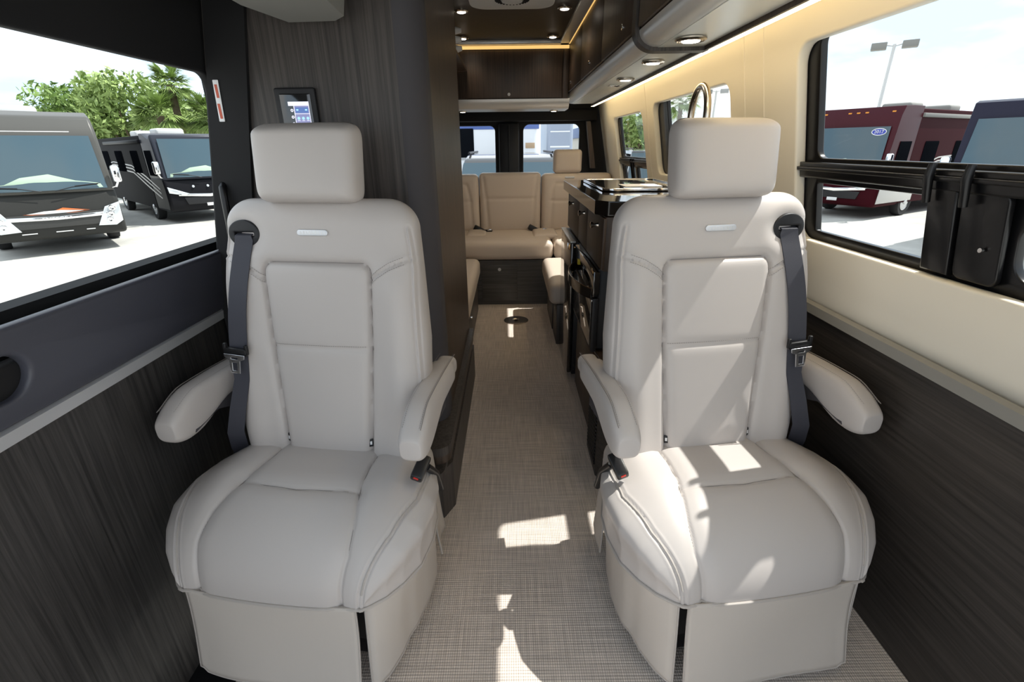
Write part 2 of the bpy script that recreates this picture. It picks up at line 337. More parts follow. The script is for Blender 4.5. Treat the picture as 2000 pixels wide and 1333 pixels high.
# ceiling: glossy brown panel in a pale frame with glowing cove
mb = MB(); mb.box(-1.05, 1.05, -.45, 4.95, 2.02, 2.06); tag(mb.build('ceiling', M['headliner_top']), kind='structure')
mb = MB(); mb.box(-.62, .365, 1.0, 3.80, 1.975, 2.0, .004); tag(mb.build('ceiling_panel', M['ceil']), kind='structure')
mb = MB(); mb.box(.36, .425, 1.0, 3.86, 1.955, 1.985, .006); mb.box(-.62, .425, 3.80, 3.86, 1.955, 1.985, .006); tag(mb.build('trim_4', M['alu_paint']), kind='structure')
mb = MB(); mb.box(.428, .442, 1.0, 3.87, 1.962, 1.972); tag(mb.build('led_cove_strip', M['led_dim']), 'amber glowing strip along the top of the right overhead cabinets', 'light strip')
mb = MB(); mb.box(-.60, .43, 3.868, 3.878, 1.935, 1.955); tag(mb.build('led_cove_strip', M['led_dim']), 'amber glowing strip across the ceiling above the rear cabinet', 'light strip')
# ceiling vent
t = empty('ceiling_vent', (.02, 2.62, 1.975)); tag(t, 'white ceiling air conditioner cover with round slotted grille', 'ceiling vent')
mb = MB(); mb.plate(rr(-.21, -.26, .21, .26, .09), [], .03, .010, lambda u, v, q: (u, v, -.015+q)); mb.build('cover', M['vent'], t)
mb = MB()
for k in range(30):
    a = 2*PI*k/30; R = Matrix.Translation((0, .08, -.031)) @ Matrix.Rotation(a, 4, 'Z'); mb.box(.055, .083, -.0035, .0035, -.002, .001, M=R)
mb.build('grille', M['dark'], t)
mb = MB(); mb.lathe([(.05, 0), (.05, -.008), (.0, -.01)], Matrix.Translation((0, .08, -.03))); mb.build('hub', M['vent'], t)

# downlights
def downlight(x, y, z, label, group, r=.030, tilt=0):
    t = empty('downlight', (x, y, z)); t.rotation_euler = (0, tilt, 0); tag(t, label, 'downlight', group)
    mb = MB(); prof = [(r*1.0, 0), (r*1.62, 0), (r*1.62, -.004), (r*1.42, -.008), (r*1.30, -.005), (r*1.18, -.009), (r*1.0, -.005)]
    mb.lathe(prof, Matrix.Identity(4), 28); mb.build('trim_ring', M['nickel'], t)
    mb = MB(); mb.lathe([(r*.98, -.004), (r*.9, -.0095), (r*.01, -.011)], Matrix.Identity(4), 24); mb.build('lens', M['lamp'], t)
    L_ = bpy.data.lights.new('downlight_glow', 'SPOT'); L_.energy = 2.0; L_.color = (1, .82, .6); L_.spot_size = 2.4; L_.spot_blend = .8; L_.shadow_soft_size = .02
    lo = bpy.data.objects.new('downlight_glow', L_); C.objects.link(lo); lo.parent = t; lo.location = (0, 0, -.03)
for x, y, d in ((-.25, 3.02, 'left light in the front pair on the brown ceiling'), (.30, 2.98, 'right light in the front pair on the brown ceiling'), (-.305, 3.70, 'left light in the rear pair on the brown ceiling'), (.297, 3.68, 'right light in the rear pair on the brown ceiling')):
    downlight(x, y, 1.975, 'round recessed downlight, ' + d, 'ceiling downlights', .024)

# rear overhead cabinet
t = empty('rear_overhead_cabinet', (0, 3.9, 1.62)); tag(t, 'dark brown overhead cabinet across the rear of the van', 'cabinet')
mb = MB(); mb.box(-.80, .432, .0, .30, .0, .315, .003); mb.box(.395, .432, -.012, 0.01, 0, .315, .002); mb.build('body', M['wood_warm'], t)
mb = MB(); mb.box(-.42, .385, -.018, 0, .006, .31, .004); mb.build('door', M['wood_warm'], t)
mb = MB(); mb.lathe([(.0105, 0), (.0105, .004), (.007, .005)], Matrix.Translation((0.0, -.0185, .03)) @ Matrix.Rotation(PI/2, 4, 'X'), 20); mb.build('push_latch', M['vent'], t)
mb = MB(); pr = [(-.01, 0)] + [(-.01 + .065*(1-math.cos(a)), -.065*math.sin(a)) for a in np.linspace(0, PI/2, 8)] + [(.30, -.065), (.30, 0)]
mb.prism(pr, -.80, .444, lambda u, v, a: (a, u, v)); mb.build('valance', M['alu_paint'], t)
for x, d in ((-.36, 'left light under the rear overhead cabinet'), (.345, 'right light under the rear overhead cabinet')):
    downlight(x, 4.06, 1.554, 'small round downlight, ' + d, 'rear cabinet downlights', .020)

# right overhead cabinets with bullnose valance
pr = [(.446, 1.660)] + [(.446 + .062*(1-math.cos(a)), 1.660 - .050*math.sin(a)) for a in np.linspace(0, PI/2, 12)] + [(.675, 1.612), (.675, 1.66)]
def overhead(name, y0, y1, doors, lab, near):
    t = empty(name, (.446, y0, 1.645)); tag(t, lab, 'cabinet')
    o = Vector(t.location)
    mb = MB(); mb.box(.452-o.x, .66-o.x, 0, y1-y0, .014, .34); mb.box(.66-o.x, .86-o.x, 0, y1-y0, .06, .34); mb.build('body', M['wood_warm'], t)
    for a, b, k in doors:
        mb = MB(); mb.box(-.012, .006, a-y0+.003, b-y0-.003, .018, .325, .003); d = mb.build('door', M['wood_warm'], t)
        if k:
            mb = MB(); mb.lathe([(.011, 0), (.011, .004), (.007, .005)], Matrix.Translation((-.0125, k-y0, .065)) @ Matrix.Rotation(-PI/2, 4, 'Y'), 20); mb.build('push_latch', M['chrome'], d)
    mb = MB(); mb.prism([(u-o.x, v-o.z) for u, v in pr], 0, y1-y0, lambda u, v, a: (u, a, v)); mb.build('valance', M['alu_paint'], t)
    mb = MB(); mb.prism([(.515-o.x, 1.6125-o.z), (.673-o.x, 1.6145-o.z), (.673-o.x, 1.6105-o.z), (.515-o.x, 1.6085-o.z)], 0, y1-y0, lambda u, v, a: (u, a, v)); mb.build('underside', M['under'], t)
    return t
overhead('overhead_cabinet', 1.93, 4.25, ((1.93, 2.55, 2.10), (2.55, 3.25, 2.92), (3.25, 3.9, 3.75)), 'dark brown overhead cabinet above the kitchen counter with three doors', False)
overhead('overhead_cabinet', .35, 1.90, ((.35, 1.12, None), (1.12, 1.86, None)), 'dark brown overhead cabinet above the front right seat', True)
# wooden divider rib between them
o1 = [(.431, 2.0)] + [(.431 + .080*(1-math.cos(a)), 1.665 - .068*math.sin(a)) for a in np.linspace(0, PI/2, 12)] + [(.690, 1.598), (.690, 1.611)]
o2 = [(.520, 1.6098)] + [(.446 + .062*(1-math.cos(a)), 1.660 - .0505*math.sin(a)) for a in np.linspace(PI/2, 0, 10)][1:] + [(.448, 2.0)]
mb = MB(); mb.prism(o1 + o2, 1.885, 1.935, lambda u, v, a: (u, a, v)); tag(mb.build('cabinet_divider', M['wood_x']), 'rounded wooden divider rib between the two right overhead cabinets', 'divider')
for y, x, z, d in ((1.735, .575, 1.607, 'nearest of the row, in front of the wooden divider rib'), (2.17, .578, 1.607, 'just behind the wooden divider rib'), (2.70, .588, 1.607, 'farthest of the row, beside the small ceiling outlet')):
    downlight(x, y, z, 'overhead downlight on the right, ' + d, 'right overhead downlights', .030 if y < 2 else .028, 0)
t = empty('ceiling_outlet', (.595, 2.98, 1.608)); tag(t, 'small outlet and switch plate under the right overhead cabinet', 'outlet')
mb = MB(); mb.box(-.035, .03, -.03, .03, -.004, 0, .002); mb.build('plate', M['under'], t)
for a, b in ((-.02, -.015), (.0, .0), (-.02, .012), (.012, .014), (.015, -.014)):
    mb = MB(); mb.box(a-.006, a+.006, b-.006, b+.006, -.007, -.003, .002); mb.build('button', M['chrome'] if a < 0 else M['dark'], t)
# warm LED strip along the wall
mb = MB()
mb.add([(.692 + dx, y, z) for y in (.35, 4.45) for dx, z in ((0, 1.604), (.026, 1.602), (.026, 1.618), (0, 1.618))], [(0, 1, 5, 4), (1, 2, 6, 5), (2, 3, 7, 6), (3, 0, 4, 7), (0, 3, 2, 1), (4, 5, 6, 7)])
tag(mb.build('led_strip', M['led']), 'warm white light strip running along the top of the cream wall', 'light strip')
mb = MB(); mb.add([(q, y, z) for y in (.35, 4.35) for q, z in ((.676, 1.598), (.690, 1.600), (.690, 1.640), (.676, 1.640))], [(0, 1, 5, 4), (1, 2, 6, 5), (2, 3, 7, 6), (3, 0, 4, 7), (0, 3, 2, 1), (4, 5, 6, 7)])
tag(mb.build('trim_5', M['wood_warm']), kind='structure')

# overhead console over the left seat
mb = MB(); mb.add([(-.63, .6, 1.63), (-.45, .6, 1.63), (-.41, 1.0, 1.625), (-.43, 1.47, 1.62), (-.47, 1.52, 1.62), (-.60, 1.53, 1.62), (-.66, 1.40, 1.63),
                   (-.95, .6, 1.98), (-.40, .6, 1.95), (-.36, 1.0, 1.95), (-.39, 1.53, 1.95), (-.44, 1.555, 1.95), (-.70, 1.555, 1.95), (-.90, 1.45, 1.98)],
                  [(0, 1, 2, 3, 4, 5, 6), (7, 8, 9, 10, 11, 12, 13)] + [(k, (k+1) % 7, 7+(k+1) % 7, 7+k) for k in range(7)])
tag(mb.build('overhead_console', M['console'], ang=25), 'grey fabric covered overhead box above the left seat', 'console')

# wardrobe pod behind the left seat
t = empty('wardrobe_cabinet', (-.60, 1.57, 0)); tag(t, 'tall dark wood wardrobe cabinet behind the left seat', 'cabinet')
o = Vector(t.location)
def podprism(poly, z0, z1, name, m, par=t):
    mb = MB(); mb.prism([(a-o.x, b-o.y) for a, b in poly], z0, z1, lambda u, v, a: (u, v, a)); return mb.build(name, M[m], par, ang=25)
podprism([(-.88, 1.572), (-.325, 1.572), (-.325, 1.62), (-.88, 1.62)], .30, 2.0, 'front_panel', 'wood_x')
arc = [(-.325 + .075*math.sin(a), 1.645 - .075*math.cos(a)) for a in np.linspace(0, PI/2, 14)]
podprism(arc + [(-.25, 1.70), (-.30, 1.70), (-.325, 1.66)], .31, 2.0, 'corner_post', 'soft_grey')
podprism([(-.90, 1.67), (-.40, 1.67), (-.251, 1.70), (-.251, 2.62), (-.90, 2.62)], .31, 2.0, 'side_panel', 'wood_warm')
podprism([(-.726, 1.42), (-.275, 1.40)] + [(-.275 + .05*math.sin(a), 1.45 - .05*math.cos(a)) for a in np.linspace(0, PI/2, 8)] + [(-.225, 2.60), (-.726, 2.60)], .275, .31, 'ledge', 'wood_x')
podprism([(-.726, 1.43), (-.28, 1.41)] + [(-.28 + .05*math.sin(a), 1.46 - .05*math.cos(a)) for a in np.linspace(0, PI/2, 8)] + [(-.23, 2.60), (-.726, 2.60)], .235, .275, 'ledge_apron', 'wood_warm')
podprism([(-.726, 1.36), (-.29, 1.345)] + [(-.29 + .045*math.sin(a), 1.390 - .045*math.cos(a)) for a in np.linspace(0, PI/2, 8)] + [(-.245, 1.60), (-.726, 1.60)], .205, .235, 'step', 'wood_x')
podprism([(-.726, 1.40), (-.30, 1.39), (-.262, 1.40), (-.228, 1.47), (-.228, 2.60), (-.726, 2.60)], 0.001, .206, 'plinth', 'wood_x')
# touch screen
t = empty('control_panel', (-.605, 1.571, 1.405)); tag(t, 'lit touch screen control panel on the wardrobe cabinet', 'control panel')
f = lambda u, v, q: (u, q, v)
mb = MB(); mb.plate(rr(-.083, -.125, .036, .060, .006), [], .016, .003, lambda u, v, q: (u, -.006+q, v)); mb.build('bezel', M['black'], t)
mb = MB(); mb.plate(rr(-.068, -.110, .022, .044, .003), [], .002, .0005, lambda u, v, q: (u, -.0148+q, v)); mb.build('glass_face', M['oven_glass'], t)
scr = mat('screen_glow', (.1, .1, .2), .3, emit=(.34, .36, .62), es=.85); scw = mat('screen_white', (.5, .5, .6), .3, emit=(.85, .85, .95), es=1.0); scb = mat('screen_blue', (.1, .3, .5), .3, emit=(.45, .80, .95), es=1.1); scd = mat('screen_navy', (.05, .08, .2), .3, emit=(.12, .22, .55), es=.9)
mb = MB(); mb.plate([(-.030, -.10), (.014, -.10), (.014, .012), (-.030, .012)], [], .001, .0001, lambda u, v, q: (u, -.0165+q, v)); sc = mb.build('display', scr, t)
mb = MB(); mb.box(-.046, .014, -.0175, -.0168, .012, .023); mb.box(-.031, -.029, -.0175, -.0168, -.1, .012); mb.box(.013, .0148, -.0175, -.0168, -.1, .023); mb.box(-.03, .014, -.0175, -.0168, -.010, -.0085)
for a in (.0, -.018, -.036): mb.plate(circ(-.037, a, .0042, n=14), [circ(-.037, a, .0018, n=8)], .0008, .0001, lambda u, v, q: (u, -.0172+q, v))
mb.box(-.038, -.036, -.0175, -.0168, -.062, -.052)
for j in range(3):
    for i in range(3): mb.box(-.0245+i*.0135, -.0165+i*.0135, -.0175, -.0168, -.0285-j*.021, -.027-j*.021)
mb.build('icon', scw, t)
mb = MB(); mb.box(-.027, .011, -.0175, -.0168, -.007, .008); mb.build('header', scd, t)
mb = MB()
for j in range(4):
    for i in range(3):
        if (j, i) == (1, 2): continue
        mb.lathe([(.0042, 0), (.0042, .0006)], Matrix.Translation((-.0205+i*.0135, -.0168, -.0215-j*.021)) @ Matrix.Rotation(PI/2, 4, 'X'), 14)
mb.box(-.024, -.018, -.0182, -.0172, -.001, .003); mb.box(.002, .008, -.0182, -.0172, -.001, .003)
mb.build('button', scb, t)

# towels on an open shelf behind the wardrobe
mb = MB(); mb.box(-.90, -.30, 2.64, 3.86, 1.80, 1.82, .003); mb.box(-.90, -.62, 2.64, 3.86, 1.56, 1.80, .003); tag(mb.build('left_overhead_cabinet', M['wood_warm']), 'dark overhead shelf cabinet above the left side seat', 'cabinet')
for k, d in enumerate(('bottom', 'middle', 'top')):
    z = 1.845 + k*.046
    mb = MB(); pts = []
    for q in np.linspace(0, 1, 9): pts.append((-.52 + .24*q, 3.30 + .004*math.sin(9*q+k), z + .002*math.sin(7*q+k)))
    mb.tube(pts, [.012, .020, .023, .024, .024, .024, .023, .020, .012], 16)
    tag(mb.build('rolled_towel', M['towel']), '%s rolled white towel of the stack beside the ceiling vent' % d, 'towel', 'rolled white towels')

# ================================================================== galley
t = empty('kitchen_cabinet', (.365, 1.86, 0)); tag(t, 'brown wood kitchen cabinet with three knobbed drawers under the black counter', 'cabinet'); o = Vector(t.location)
def gb(name, m, x0, x1, y0, y1, z0, z1, bev=.002, par=None):
    mb = MB(); mb.box(x0-o.x, x1-o.x, y0-o.y, y1-o.y, z0, z1, bev); return mb.build(name, M[m], par or t)
gb('body', 'wood_warm', .372, .97, 1.875, 3.05, .825, 1.04)
gb('lower_body', 'wood_warm', .376, .97, 1.62, 2.50, .0, .445)
gb('inner_frame', 'black', .90, .97, 1.90, 3.05, .0, .83)
for a, b, k in ((1.868, 2.265, 1.985), (2.27, 2.56, 2.36), (2.565, 3.05, 2.78)):
    d = gb('drawer', 'wood_warm', .362, .374, a, b-.003, .832, 1.036)
    mb = MB(); mb.lathe([(.010, 0), (.0075, .007), (.0075, .018), (.0125, .025), (.0135, .031), (.008, .033)], Matrix.Translation((.362-o.x, k-o.y, .995)) @ Matrix.Rotation(-PI/2, 4, 'Y'), 18); mb.build('knob', M['nickel'], d)
d = gb('door', 'wood_warm', .362, .374, 1.86, 2.45, .03, .44)
mb = MB(); mb.lathe([(.010, 0), (.0075, .007), (.0075, .018), (.0125, .025), (.0135, .031), (.008, .033)], Matrix.Translation((.362-o.x, 2.16-o.y, .30)) @ Matrix.Rotation(-PI/2, 4, 'Y'), 18); mb.build('knob', M['nickel'], d)
mb = MB(); mb.prism([(.345, 1.86), (.345, 1.64), (.375, 1.58), (.46, 1.56), (.46, 1.86)], 0.001, .40, lambda u, v, a: (u-o.x, v-o.y, a)); mb.build('end_panel', M['wood_h'], t, ang=20)
mb = MB()
for k in range(16): mb.box(.340-o.x, .346-o.x, 1.66-o.y, 1.84-o.y, .04+k*.018, .05+k*.018)
mb.build('vent_louvre', M['black'], t)
# counter
mb = MB(); mb.prism([(.335, 1.93), (.375, 1.875), (.45, 1.86), (.92, 1.86), (.90, 3.10), (.335, 3.10)], 1.045, 1.100, lambda u, v, a: (u, v, a))
cto = mb.build('countertop', M['counter'], ang=20); bv = cto.modifiers.new('b', 'BEVEL'); bv.width = .004; bv.segments = 3
tag(cto, 'glossy black kitchen countertop with chamfered corner', 'countertop')
# cooktop glass lid and sink cover
t = empty('cooktop', (.63, 2.62, 1.10)); tag(t, 'black glass cooktop lid with polished metal rim on the counter', 'cooktop')
mb = MB(); mb.plate(rr(-.20, -.36, .22, .34, .05), [rr(-.19, -.35, .21, .33, .043)], .012, .002, lambda u, v, q: (u, v, .009+q)); mb.build('rim', M['chrome'], t)
mb = MB(); mb.plate(rr(-.19, -.35, .21, .33, .043), [], .008, .002, lambda u, v, q: (u, v, .008+q)); mb.build('glass_lid', M['oven_glass'], t)
for x in (-.1, .02):
    mb = MB(); mb.lathe([(.006, 0), (.006, .012), (.004, .014)], Matrix.Translation((x+.2, -.36+.02, .0145)), 12); mb.build('hinge', M['chrome'], t)
mb = MB(); mb.box(-.08, .10, -.25, -.1, .0125, .0155, .001); mb.build('leaflet', M['white_tag'], t)
# faucet
t = empty('faucet', (.74, 2.04, 1.10)); tag(t, 'brushed nickel gooseneck faucet behind the right headrest', 'faucet')
mb = MB(); pts = [(0, .085, 0), (0, .085, .26)] + [(0, .085*math.cos(a), .30+.105*math.sin(a)) for a in np.linspace(0, PI, 18)] + [(0, -.085, .24), (0, -.085, .20)]
mb.tube(pts, .0135, 16); mb.build('spout', M['nickel'], t)
mb = MB(); mb.lathe([(.028, 0), (.028, .01), (.02, .02), (.019, .07), (.015, .075)], Matrix.Translation((0, .085, 0)), 20); mb.build('base', M['nickel'], t)
mb = MB(); mb.tube([(.0, .085, .05), (.05, .085, .07), (.08, .085, .09)], [.007, .006, .005], 10); mb.build('lever', M['nickel'], t)
# oven
t = empty('microwave_oven', (.345, 1.90, .45)); tag(t, 'built-in black glass microwave oven with curved bronze edged handle', 'oven'); o = Vector(t.location)
ob = lambda name, m, x0, x1, y0, y1, z0, z1, bev=.003, par=None: gb(name, m, x0, x1, y0, y1, z0-.45, z1-.45, bev, par or t)
ob('body', 'black', .365, .80, 1.93, 2.52, .46, .822)
dd = ob('door', 'black', .343, .368, 1.905, 2.50, .455, .700)
ob('door_glass', 'oven_glass', .3405, .3445, 1.935, 2.47, .475, .685, .001, dd)
ob('control_strip', 'oven_glass', .341, .368, 1.905, 2.50, .708, .815)
ob('frame_cap', 'bronze', .338, .344, 1.915, 1.955, .806, .815, .001)
mb = MB(); mb.box(-.0065, -.0035, .46, .485, .29, .315); mb.build('sticker', M['yellow'], t)
mb = MB(); mb.box(-.0065, -.0035, .28, .32, .285, .315); mb.build('display', mat('oven_display', (.18, .17, .16), .2), t)
mb = MB(); yc = np.linspace(1.94, 2.46, 18)
V = []
for y in yc:
    q = (y-1.94)/.52; xx = .338 - .062*math.sin(PI*q)**.75
    V += [(xx-o.x, y-o.y, .735-.45), (xx-o.x, y-o.y, .690-.45), (xx+.008-o.x, y-o.y, .690-.45), (xx+.008-o.x, y-o.y, .735-.45)]
mb.add(V, [(4*i+k, 4*i+(k+1) % 4, 4*i+4+(k+1) % 4, 4*i+4+k) for i in range(17) for k in range(4)] + [(0, 1, 2, 3), (68, 69, 70, 71)]); hd = mb.build('handle', M['fridge'], t, ang=30)
mb = MB(); mb.tube([(V[4*i][0]+.002, V[4*i][1], V[4*i][2]) for i in range(18)], .0022, 6); mb.build('handle_edge', M['bronze'], hd)
mb = MB(); mb.box(-.006, .002, .012, .03, .235, .243, .001, M=None); mb.build('hinge', M['chrome'], t)
# fridge
t = empty('refrigerator', (.33, 2.58, 0)); tag(t, 'dark under-counter refrigerator with polished front and bronze latch', 'refrigerator'); o = Vector(t.location)
gb('body', 'black', .352, .88, 2.545, 3.06, .03, .815, .004)
dd = gb('door', 'fridge', .326, .349, 2.555, 3.05, .035, .812, .006)
gb('top_cap', 'alu_paint', .322, .352, 2.56, 3.05, .812, .820, .002)
mb = MB(); mb.box(-.014, .006, .01, .045, .770, .800, .003); mb.box(.0, .05, .0, .03, .800, .808, .002); mb.box(.012, .055, -.03, .02, .786, .794, .002); mb.build('latch', M['bronze'], dd)
mb = MB(); mb.box(-.020, -.010, .015, .04, .775, .805, .003); mb.build('latch_paddle', M['steel'], dd)
for z in (.06, .09):
    mb = MB(); mb.lathe([(.004, 0), (.003, .003)], Matrix.Translation((.036, -.036, z)) @ Matrix.Rotation(PI/2, 4, 'X'), 10); mb.build('screw', M['chrome'], t)

# ================================================================== upholstery builders
def sgnpow(a, p): return np.sign(a)*np.abs(a)**p
def segd(px, pz, poly):
    d = np.full(px.shape, 1e9)
    for (a, b), (c, e) in zip(poly[:-1], poly[1:]):
        vx, vz = c-a, e-b; L2 = vx*vx+vz*vz+1e-12
        tt = np.clip(((px-a)*vx+(pz-b)*vz)/L2, 0, 1); d = np.minimum(d, np.hypot(px-a-tt*vx, pz-b-tt*vz))
    return d
def smooth(a, b, x):
    q = np.clip((x-a)/(b-a), 0, 1); return q*q*(3-2*q)
def grid_faces(nu, nv, wrap=False):
    F = []
    for i in range(nu-1):
        for j in range(nv if wrap else nv-1):
            k = (j+1) % nv; F.append((i*nv+j, i*nv+k, (i+1)*nv+k, (i+1)*nv+j))
    return F
def stitches(mb, pts, nrm, step=.0065, ln=.0040, r=.0006):
    # dashes along a sampled path (list of Vector), nrm: outward normal function or vector
    L = 0; last = None
    P = [Vector(p) for p in pts]; cum = [0]
    for a, b in zip(P[:-1], P[1:]): cum.append(cum[-1]+(b-a).length)
    def at(s_):
        for i in range(len(P)-1):
            if cum[i+1] >= s_: return P[i].lerp(P[i+1], (s_-cum[i])/max(cum[i+1]-cum[i], 1e-9)), (P[i+1]-P[i]).normalized()
        return P[-1], (P[-1]-P[-2]).normalized()
    s_ = 0
    while s_ + ln < cum[-1]:
        p, d = at(s_ + ln/2); n_ = Vector(nrm); sd = d.cross(n_).normalized()*r*1.0; n_ = n_.normalized()*r
        a, b = p-d*ln/2, p+d*ln/2
        mb.add([a-sd, a+n_, a+sd, b-sd, b+n_, b+sd], [(0, 1, 4, 3), (1, 2, 5, 4), (0, 2, 1), (3, 4, 5)]); s_ += step

def make_chair(m, label, loc, rz, extra_group):
    """m = +1: shoulder belt on the chair's left in view (x<0); -1 mirrored"""
    root = empty('captain_chair', loc, rz); tag(root, label, 'chair', extra_group)
    # ---------------- backrest (s: across, t: up along recline)
    z0 = .40; T = .782; rec = math.radians(9.5)
    def halfw(t_):
        return np.interp(t_, [0, .10, .22, .40, .60, .70, .79], [.262, .282, .300, .302, .287, .278, .272])
    rc = .075
    ts = np.concatenate([np.linspace(0, T-rc, 110), T - rc + rc*np.sin(np.linspace(0, PI/2, 22))[1:]])
    NF, NB = 210, 24
    ths = np.linspace(-PI/2, PI/2, NF); tb = np.linspace(PI/2, 3*PI/2, NB+2)[1:-1]
    V = []; 
    ca_ = [(.126 + .030*math.cos(a), .580 + .030*math.sin(a)) for a in np.linspace(0, PI/2, 9)]
    pan = [(-.128, 0.0), (-.150, .40)] + [(-a, b) for a, b in ca_] + ca_[::-1] + [(.150, .40), (.128, 0.0)]
    mid = [(-.150, .372), (.150, .372)]
    yoke = [[(-.154, .560), (-.180, .582), (-.215, .604), (-.255, .620), (-.31, .634)], [(.154, .560), (.180, .582), (.215, .604), (.255, .620), (.31, .634)]]
    sidebead = [[(-.281, .02), (-.287, .3), (-.276, .6), (-.262, .70)], [(.281, .02), (.287, .3), (.276, .6), (.262, .70)]]
    def back_depth(x, t_):
        """outward (toward -y) displacement field on the front"""
        pw = np.interp(t_, [0, .40, .58, .79], [.128, .150, .156, .156])
        ax = np.abs(x)
        wing = .024*np.exp(-((ax-.235)/.055)**2)*(1-smooth(.52, .67, t_))*smooth(-.05, .06, t_)
        inside = smooth(0, .02, pw-ax)*(1-smooth(.602, .614, t_))
        cen = inside*(.010*(1-(x/.16)**2))
        d = wing + cen
        dp = segd(x, t_, pan); d -= .013*np.exp(-(dp/.004)**2) + .006*np.exp(-(dp/.014)**2)
        dm = segd(x, t_, mid); d -= .0045*np.exp(-(dm/.0035)**2) + .003*np.exp(-(dm/.015)**2)
        for yk in yoke:
            dy = segd(x, t_, yk); d -= .006*np.exp(-(dy/.004)**2) - .0022*np.exp(-((dy-.008)/.004)**2)
        for sb in sidebead:
            ds = segd(x, t_, sb); d += .0035*np.exp(-(ds/.003)**2) - .003*np.exp(-((ds-.006)/.003)**2)
        bz = np.hypot((x + m*.205)/.062, (t_-.685)/.048); d -= .012*np.exp(-(bz/1.0)**4)
        return d
    def place(x, dep, t_):   # dep toward -y
        return (x, -dep*math.cos(rec) + t_*math.sin(rec), z0 + t_*math.cos(rec) + dep*math.sin(rec))
    def front_pt(x, t_, off=0):
        W = float(halfw(np.array(t_))); th = .062
        x_ = np.array([x]); q = abs(x)/W; base = th*(max(1-q**5, 0))**(1/3.2)
        if t_ > T-rc: ins = 1-math.sqrt(max(0, 1-((t_-T+rc)/rc)**2)); base *= (1-.8*ins)
        d = base + float(back_depth(x_, np.array([t_]))[0]); return Vector(place(x, d+off, t_))
    for t_ in ts:
        ins = 0
        if t_ > T-rc: ins = 1-math.sqrt(max(0, 1-((t_-T+rc)/rc)**2))
        W0 = float(halfw(t_)); W = W0 - rc*ins; th = .062*(1-.8*ins)
        xf = W*sgnpow(np.sin(ths), .88); q = np.abs(xf)/W
        df = th*np.clip(1-q**5, 0, 1)**(1/3.2)
        dd_ = back_depth(xf, np.full_like(xf, t_))*np.clip(df/(th*.5+1e-6), 0, 1)*(1-.85*ins)
        xb = W*sgnpow(np.sin(tb), .5); db = -(.060*(1-.8*ins))*np.abs(np.cos(tb))**.5
        for x, d in zip(xf, df+dd_): V.append(place(x, d, t_))
        for x, d in zip(xb, db): V.append(place(x, d, t_))
    n = NF+NB; F = grid_faces(len(ts), n, True); F.append(tuple(range(n))[::-1]); F.append(tuple(range((len(ts)-1)*n, len(ts)*n)))
    MB().add(V, F).build('backrest', M['leather'], root, ang=80)
    br = root.children[-1]
    mb = MB(); nrm = Vector((0, -math.cos(rec), math.sin(rec)))
    stitches(mb, [front_pt(x, .3785, .0005) for x in np.linspace(-.140, .140, 30)], nrm)
    mb.build('stitching', M['stitch_seam_shade'], br)
    for yk in yoke:
        mb = MB()
        for off in (-.010, .010):
            P = [front_pt(a + (c-a)*q, b+(e-b)*q+off, .0006) for (a, b), (c, e) in zip(yk[:-1], yk[1:]) for q in (0, .33, .66)]
            stitches(mb, P[:10], nrm)
        mb.build('stitching', M['stitch_seam_shade'], br)
    def lerp_poly(poly, n_=6): return [(a+(c-a)*q, b+(e-b)*q) for (a, b), (c, e) in zip(poly[:-1], poly[1:]) for q in np.linspace(0, 1, n_ if math.hypot(c-a, e-b) > .03 else 2)[:-1]]
    mb = MB(); mb.tube([front_pt(a, b, .0006) for a, b in lerp_poly(pan, 22) if b > .09], .0011, 5); mb.build('seam_shade_line', M['stitch_seam_shade'], br)  # dark tube in the groove paints the occlusion shade around the panel
    mb = MB(); mb.tube([front_pt(a, .372, .0003) for a in np.linspace(-.148, .148, 40)], .0009, 5); mb.build('seam_shade_line', M['stitch_seam_shade'], br)  # same painted groove shade along the middle seam
    # badge
    mb = MB(); bc = .690
    def bf(u, v, q): p = front_pt(0, bc, 0); return (m*.0 + u, p.y - q*math.cos(rec) + v*math.sin(rec), p.z + v*math.cos(rec) + q*math.sin(rec))
    mb.plate(rr(-.044, -.0085, .044, .0085, .008), [], .006, .002, lambda u, v, q: bf(u + .004*m, v, q+.002)); bd = mb.build('badge', M['alu'], root)
    mb = MB()
    for k in range(9):
        xx = -.034 + k*.0085 + .004*m
        for a, b in ((0, 1), (.0028, k % 2), ): mb.box(0, .0011, 0, .008*(.6+.4*b), 0, .0006, M=Matrix.Translation(bf(xx+a, -.004, .0048)) @ Matrix.Rotation(PI/2-rec, 4, 'X'))
    mb.build('relief', M['alu_paint'], bd)
    # care tags at the panel foot
    for sx in (-1, 1):
        p = front_pt(sx*.129, .085, .002); mb = MB(); mb.box(-.006, .006, -.002, .002, -.012, .012, .001, M=Matrix.Translation(p) @ Matrix.Rotation(-rec, 4, 'X') @ Matrix.Rotation(sx*.5, 4, 'Z')); tg = mb.build('care_tag', M['black'], root)
        mb = MB(); mb.box(-.003, .003, -.0026, -.0018, -.005, .005, M=Matrix.Translation(p) @ Matrix.Rotation(-rec, 4, 'X') @ Matrix.Rotation(sx*.5, 4, 'Z')); mb.build('tag_print', M['white_tag'], tg)
    # ---------------- headrest
    hz0, hz1 = T-.014, T+.186
    V = []; tsn = 40; NN = 64; hw, hd, hr = .143, .060, .045
